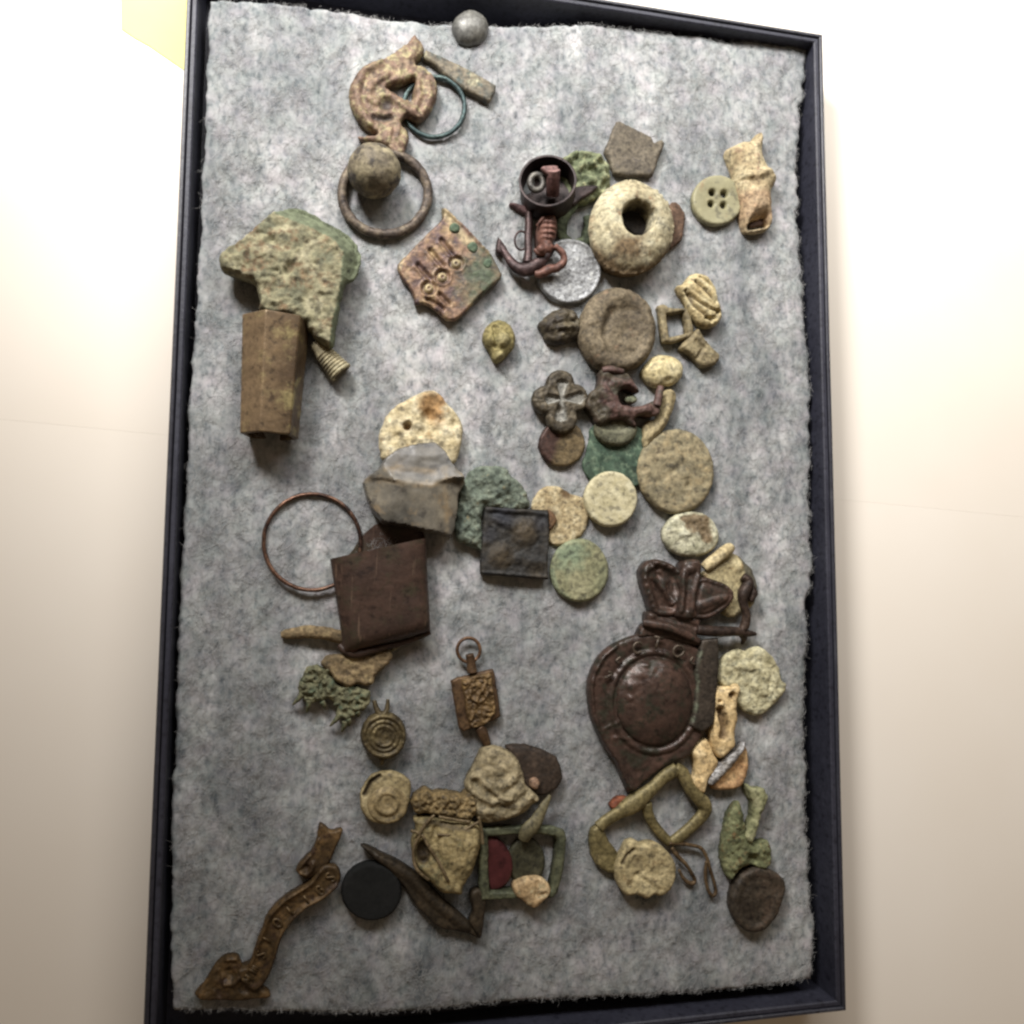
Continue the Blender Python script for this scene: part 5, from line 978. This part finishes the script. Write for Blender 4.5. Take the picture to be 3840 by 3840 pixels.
# ------------------------------------------------------------------ lower middle
m = M('oyster', (106, 94, 68), (138, 124, 94), (166, 150, 116), 2890, b=.22, fine=.07, rough=.7, bmp=.8, spot=(92, 84, 64), spot_t=.6)
m_b = M('dark_leather', (46, 36, 28), (56, 44, 34), (68, 54, 42), 2890, b=.35, rough=.7, bmp=.4, spot=(74, 60, 48), spot_t=.64)
o = slab('leather_scrap', m_b, c('K', [(1350, 190), (1400, 180), (1490, 178), (1600, 210), (1725, 270), (1752, 340), (1768, 420), (1730, 500), (1650, 548), (1560, 560), (1480, 480), (1420, 380), (1370, 280)]), z0=ZF+.06, h=.26, er=.12, sp=6, rough=.02, wob=2, sharp=True, dome=.06); tag(o, 'dark brown leathery scrap behind the oyster shell piece', 'leather scrap')
def rl(X, Y, d):
    q = c('K', [(1260, 210)])[0]; r_ = np.hypot(X-q[0], (Y-q[1])*.8)
    return .05*np.sin(r_/7.5+2.5*fbm(X/40, Y/40, 4))*sm(r_, 40, 120)+.05*fbm(X/40, Y/40, 8, 3)-dotr(X, Y, 'K', 1130, 460, 50, .14)+liner(X, Y, 'K', [(1220, 480), (1290, 540), (1370, 570)], 24, .12)+liner(X, Y, 'K', [(1480, 330), (1500, 450), (1570, 570)], 34, .07)
o = slab('oyster_shell', m, c('K', [(1178, 230), (1225, 200), (1265, 192), (1370, 225), (1445, 300), (1480, 385), (1500, 470), (1545, 520), (1590, 560), (1600, 590), (1555, 620), (1480, 685), (1350, 735), (1200, 752), (1130, 705), (1095, 600), (1060, 500), (1075, 430), (1125, 340)]), z0=ZF+.22, h=.36, er=.2, sp=5.5, depth=.38, rough=.03, rs=.12, dome=.16, relief=rl, wob=2.5); tag(o, 'layered tan oyster shell piece under the key fob', 'shell')
o = slab('pink_pebble', M('pink_pebble', (122, 92, 70), (142, 112, 88), (160, 132, 106), 2930, b=.12), c('K', ell(1562, 465, 38, 42, 16, .05)), z0=ZF+.4, h=.16, er=.14, sp=4, depth=.2); tag(o, 'tiny pinkish pebble between the oyster shell and the leather scrap', 'stone')
# twisted scrap bundle
m = M('gilt_crust', (92, 76, 48), (118, 98, 62), (146, 124, 84), 3020, b=.2, fine=.05, rough=.7, bmp=.9, spot=(76, 64, 46), spot_t=.58)
o = slab('crusted_bar', m, c('K', [(665, 610), (690, 560), (760, 508), (830, 530), (920, 535), (1040, 552), (1100, 530), (1150, 600), (1140, 690), (1090, 735), (1000, 725), (900, 705), (800, 690), (700, 690)]), z0=ZF+.35, h=.3, er=.2, sp=5, depth=.45, rough=.05, rs=.09, wob=5, relief=lambda X, Y, d: .11*fbm(X/12, Y/12, 17, 4)+ringr(X, Y, 'K', 960, 590, 44, 18, .06)+ringr(X, Y, 'K', 770, 560, 34, 16, .06)); tag(o, 'lumpy crusted gilt bar across the top of the cracked tan case', 'metal scrap')
m = M('cracked_tan', (104, 92, 60), (132, 116, 78), (158, 140, 98), 3230, b=.35, rough=.65, bmp=.5, spot=(96, 90, 62), spot_t=.6, zone=(54, 42, 28))
a = thing('cracked_casing', 'cracked tan pouch shaped casing bound with thin wires and a dark oval hole', 'casing', 1680, 3200)
def rl(X, Y, d):
    q = c('K', [(1010, 930)])[0]; r_ = np.hypot((X-q[0])/80, (Y-q[1])/110)
    return .16*np.clip(1-r_**2, 0, 1)-.18*sm(np.hypot((X-c('K', [(750, 965)])[0][0])/26, (Y-c('K', [(750, 965)])[0][1])/46), 1.15, .8)+.05*fbm(X/20, Y/24, 6, 3)-liner(X, Y, 'K', [(840, 790), (830, 900), (860, 1000)], 30, .08)
slab('shell_body', m, c('K', [(690, 730), (790, 710), (960, 740), (1090, 740), (1165, 790), (1175, 900), (1150, 1000), (1110, 1120), (1050, 1220), (1030, 1285), (960, 1275), (890, 1265), (800, 1180), (720, 1100), (680, 1010), (670, 900), (700, 810)]), a, z0=ZF+.28, h=.4, er=.24, sp=5.5, depth=.45, rough=.025, rs=.12, relief=rl, wob=2,
     zone=lambda X, Y: np.clip(sm(np.hypot((X-c('K', [(750, 965)])[0][0])/26, (Y-c('K', [(750, 965)])[0][1])/46), 1.15, .85)+bump(polyd(X, Y, c('K', [(780, 740), (1080, 790)])), 16, .7), 0, .9))
m2 = M('casing_wire', (84, 70, 48), (106, 90, 64), (128, 110, 82), 3150, b=.3, rough=.5, metal=.3)
for pts in ([(660, 800), (720, 830), (690, 900), (675, 970), (700, 1080), (790, 1160)], [(715, 830), (760, 760), (800, 715), (830, 690)], [(740, 830), (790, 920), (860, 1030), (930, 1170)], [(850, 830), (960, 830), (1060, 790), (1110, 760), (1150, 740)], [(1150, 700), (1170, 800), (1180, 900)], [(860, 700), (960, 720), (1090, 740)]):
    sweep_mb(W('K', [p+(.72,) for p in pts]), .045, ns=8, lump=.1).build('binding_wire', m2, a)
# rimmed button
m = M('rimmed_tan', (112, 98, 66), (138, 122, 86), (162, 146, 108), 2990, b=.25, rough=.65, bmp=.4, zone=(44, 34, 22))
a = thing('rimmed_button', 'tan button with a raised lid like inner disc and a dark slit', 'button', 1445, 3000, group=DISC)
slab('rim', m, c('K', [(290, 560), (310, 490), (370, 410), (450, 380), (540, 378), (620, 410), (662, 470), (655, 590), (620, 680), (560, 740), (470, 765), (370, 740), (305, 670)]), a, z0=ZF+.1, h=.26, er=.14, sp=5, rough=.012, relief=lambda X, Y, d: -liner(X, Y, 'K', [(325, 540), (370, 450), (430, 410)], 22, .2), zone=lambda X, Y: np.clip(liner(X, Y, 'K', [(325, 540), (370, 450), (430, 410)], 19, 1.3), 0, .9))
m2 = M('lid_tan', (112, 96, 64), (136, 118, 82), (158, 138, 100), 3010, b=.3, rough=.65, bmp=.4)
slab('lid', m2, c('K', ell(492, 618, 150, 138, 30, .02)), a, z0=ZF+.28, h=.14, er=.07, sp=5, depth=.2, rough=.01, relief=lambda X, Y, d: ringr(X, Y, 'K', 485, 600, 75, 20, .05)-ringr(X, Y, 'K', 485, 600, 110, 16, .03)-dotr(X, Y, 'K', 485, 600, 30, .03))
# black disc
m = M('black_disc', (26, 26, 25), (29, 29, 28), (33, 32, 31), 3340, b=.5, fine=.05, rough=.9, bmp=.2, fc=(.9, 1.1), spec=.08, fleck=.1)
o = slab('black_disc', m, c('K', ell(375, 1252, 222, 214, 40, .006)), z0=ZF+.1, h=.26, er=.1, sp=7, rough=.006, wob=.8); tag(o, 'plain matt black round disc beside the bronze scroll', 'disc', DISC)
# dark angled frame
m = M('dark_frame', (38, 31, 22), (48, 40, 29), (62, 51, 37), 3350, b=.35, rough=.55, bmp=.4, metal=.25)
a = thing('angled_frame', 'dark pointed V shaped metal frame running under the cracked casing', 'metal frame', 1650, 3350)
slab('blade', m, c('K', [(292, 912), (340, 915), (425, 955), (560, 1020), (680, 1095), (770, 1170), (890, 1300), (1005, 1400), (1095, 1480), (1165, 1592), (1080, 1562), (960, 1535), (880, 1520), (810, 1475), (700, 1360), (600, 1210), (500, 1100), (400, 1020)]), a, z0=ZF+.12, h=.2, er=.12, sp=6, relief=lambda X, Y, d: liner(X, Y, 'K', [(420, 990), (640, 1130), (860, 1350), (1060, 1500)], 40, .07), tilt=(-.02, 0))
slab('side_arm', m, c('K', [(1092, 1260), (1160, 1225), (1212, 1290), (1195, 1450), (1172, 1592), (1125, 1540), (1085, 1470), (1110, 1400)]), a, z0=ZF+.14, h=.22, er=.1, sp=5)
# green buckle
m = M('green_buckle', (60, 62, 46), (76, 78, 58), (94, 94, 70), 3200, b=.25, rough=.6, bmp=.5, metal=.2)
a = thing('green_buckle', 'dull green rectangular buckle frame with a tapering tongue over the red glass', 'buckle', 1970, 3200, group=BUC)
slab('frame', m, c('K', [(1160, 790), (1300, 772), (1500, 766), (1700, 772), (1770, 795), (1792, 860), (1782, 1000), (1765, 1120), (1728, 1260), (1690, 1295), (1500, 1300), (1300, 1308), (1170, 1318), (1152, 1200), (1156, 1000)]), a, holes=[c('K', [(1222, 850), (1400, 838), (1600, 836), (1700, 848), (1722, 880), (1718, 1000), (1700, 1120), (1672, 1230), (1500, 1240), (1340, 1245), (1235, 1245), (1224, 1100)])], sharp=True, z0=ZF+.22, h=.18, er=.09, sp=5.5, depth=.2, rough=.015, wob=2)
m2 = M('tongue_tan', (80, 74, 52), (98, 90, 64), (116, 106, 78), 3080, b=.25, rough=.6, bmp=.4)
sweep_mb(W('K', [(1668, 545, .4), (1620, 630, .44), (1560, 740, .46), (1500, 810, .46), (1475, 870, .4)]), [.05, .14, .21, .24, .16], flat=.6, ns=12, lump=.06).build('tongue', m2, a)
m = M('red_glass', (54, 22, 23), (62, 26, 27), (72, 32, 32), 3230, b=.5, fine=.12, rough=.4, bmp=.1, fc=(.92, 1.08))
o = slab('red_disc', m, c('K', [(1195, 870), (1240, 838), (1300, 865), (1365, 940), (1402, 1040), (1385, 1150), (1330, 1215), (1270, 1240), (1225, 1225), (1190, 1050)]), z0=ZF+.1, h=.14, er=.1, sp=5.5, rough=.005, dome=.05, wob=.8); tag(o, 'deep red glass disc inside the green buckle frame', 'glass piece', DISC)
m = M('olive_dark', (44, 42, 28), (54, 52, 36), (66, 62, 46), 3220, b=.3, rough=.6, bmp=.4)
o = slab('olive_disc', m, c('K', ell(1500, 1030, 135, 185, 30, .02)), z0=ZF+.02, h=.16, er=.1, sp=5.5, rough=.012); tag(o, 'dark olive disc inside the green buckle frame next to the red disc', 'disc', DISC)
m = M('peach_pebble', (146, 120, 84), (168, 140, 100), (186, 160, 120), 3350, b=.25, rough=.7, bmp=.4, spot=(168, 156, 120), spot_t=.6)
o = slab('peach_pebble', m, c('K', [(1470, 1165), (1530, 1148), (1605, 1150), (1660, 1190), (1676, 1260), (1630, 1320), (1565, 1372), (1510, 1352), (1480, 1320), (1425, 1285), (1402, 1225), (1430, 1185)]), z0=ZF+.3, h=.22, er=.2, sp=5, depth=.3, rough=.02, rs=.12, relief=lambda X, Y, d: -liner(X, Y, 'K', [(1580, 1170), (1570, 1280), (1640, 1260)], 20, .05)); tag(o, 'pale peach pebble on the bottom bar of the green buckle', 'stone')

# ------------------------------------------------------------------ bronze scroll
m = M('scroll_bronze', (54, 40, 23), (70, 53, 30), (96, 73, 43), 3420, b=.3, rough=.5, metal=.15, bmp=.5, spot=(56, 40, 28), spot_t=.58)
a = thing('bronze_scroll', 'curling bronze ribbon scroll with raised lettering in the lower left corner', 'scroll', 1060, 3420)
slab('ribbon', m, c('O', [(1300, 500), (1296, 620), (1190, 725), (1060, 795), (965, 885), (885, 1000), (830, 1180), (775, 1310), (690, 1390), (600, 1330), (560, 1240), (640, 1200), (680, 1080), (730, 950), (780, 830), (900, 710), (1080, 600), (1165, 490), (1230, 470)]), a, z0=ZF+.18, h=.2, er=.08, sp=5.5, depth=.3, rough=.012, wob=1.2,
     relief=lambda X, Y, d: liner(X, Y, 'O', [(1165, 510), (1090, 605), (905, 722), (792, 840), (745, 955), (695, 1080), (655, 1195)], 20, .09)+liner(X, Y, 'O', [(1280, 620), (1180, 708), (1050, 780), (950, 872), (870, 990), (815, 1170), (762, 1290)], 18, .07)-.03*sm(d, .12, .25))
slab('tail', m, c('O', [(1160, 170), (1240, 225), (1322, 212), (1300, 300), (1262, 380), (1235, 450), (1190, 500), (1130, 545), (1060, 580), (1000, 545), (985, 500), (1040, 430), (1100, 370), (1135, 280)]), a, z0=ZF+.12, h=.18, er=.08, sp=5.5, rough=.012,
     relief=lambda X, Y, d: liner(X, Y, 'O', [(1010, 490), (1080, 400), (1140, 290)], 18, .08)+liner(X, Y, 'O', [(1020, 530), (1060, 540), (1100, 500), (1110, 460)], 20, .1)-dotr(X, Y, 'O', 1060, 490, 30, .08))
slab('tail', m, c('O', [(480, 1130), (560, 1135), (590, 1200), (640, 1260), (720, 1350), (790, 1400), (790, 1440), (700, 1452), (580, 1465), (440, 1462), (300, 1458), (245, 1410), (300, 1350), (350, 1270), (400, 1190)]), a, z0=ZF+.08, h=.18, er=.1, sp=6, rough=.03, rs=.2,
     relief=lambda X, Y, d: liner(X, Y, 'O', [(490, 1150), (560, 1150), (590, 1220)], 20, .09)+liner(X, Y, 'O', [(470, 1330), (530, 1330), (600, 1260)], 22, .1)-dotr(X, Y, 'O', 500, 1260, 50, .07)-dotr(X, Y, 'O', 610, 1360, 50, .07)+.05*fbm(X/20, Y/20, 5, 3))
ml = M('scroll_letter', (66, 51, 30), (82, 64, 39), (98, 78, 50), 3420, b=.2, rough=.45, metal=.2)
cl = [(630, 1300), (680, 1225), (730, 1120), (770, 1010), (850, 890), (950, 795), (1060, 722), (1160, 655), (1235, 560)]
def gly(i, strokes, sc_=45):
    p = np.array(cl[i]); t = np.array(cl[min(i+1, len(cl)-1)])-np.array(cl[max(i-1, 0)]); t = t/np.linalg.norm(t); n = np.array([t[1], -t[0]])
    letter([[tuple(p+t*u*sc_*.8+n*v*sc_) for u, v in s_] for s_ in strokes], 'letter', a, ml, .395, .033, 'O')
I_ = [[(0, -.8), (0, .8)]]; S_ = [[(.5, .6), (0, .8), (-.5, .5), (0, 0), (.5, -.5), (0, -.8), (-.5, -.6)]]
O_ = [[(0, .8), (-.55, .4), (-.55, -.4), (0, -.8), (.55, -.4), (.55, .4), (0, .8)]]
gly(0, [[(-.5, .7), (-.5, -.7)], [(-.5, .7), (.1, -.3), (.6, .7)], [(.6, .7), (.6, -.7)]]); gly(1, [[(-.5, -.7), (-.5, .7)], [(0, -.7), (0, .7)], [(.5, -.7), (.5, .7)]])
gly(2, S_); gly(3, I_); gly(4, O_); gly(5, [[(-.4, .8), (-.4, -.8)], [(-.4, -.8), (.5, -.7)]]); gly(6, I_)
gly(7, [[(.5, .5), (0, .8), (-.5, .4), (-.5, -.4), (0, -.8), (.5, -.4), (.5, 0)], [(.5, 0), (.1, 0)]]); gly(8, S_)
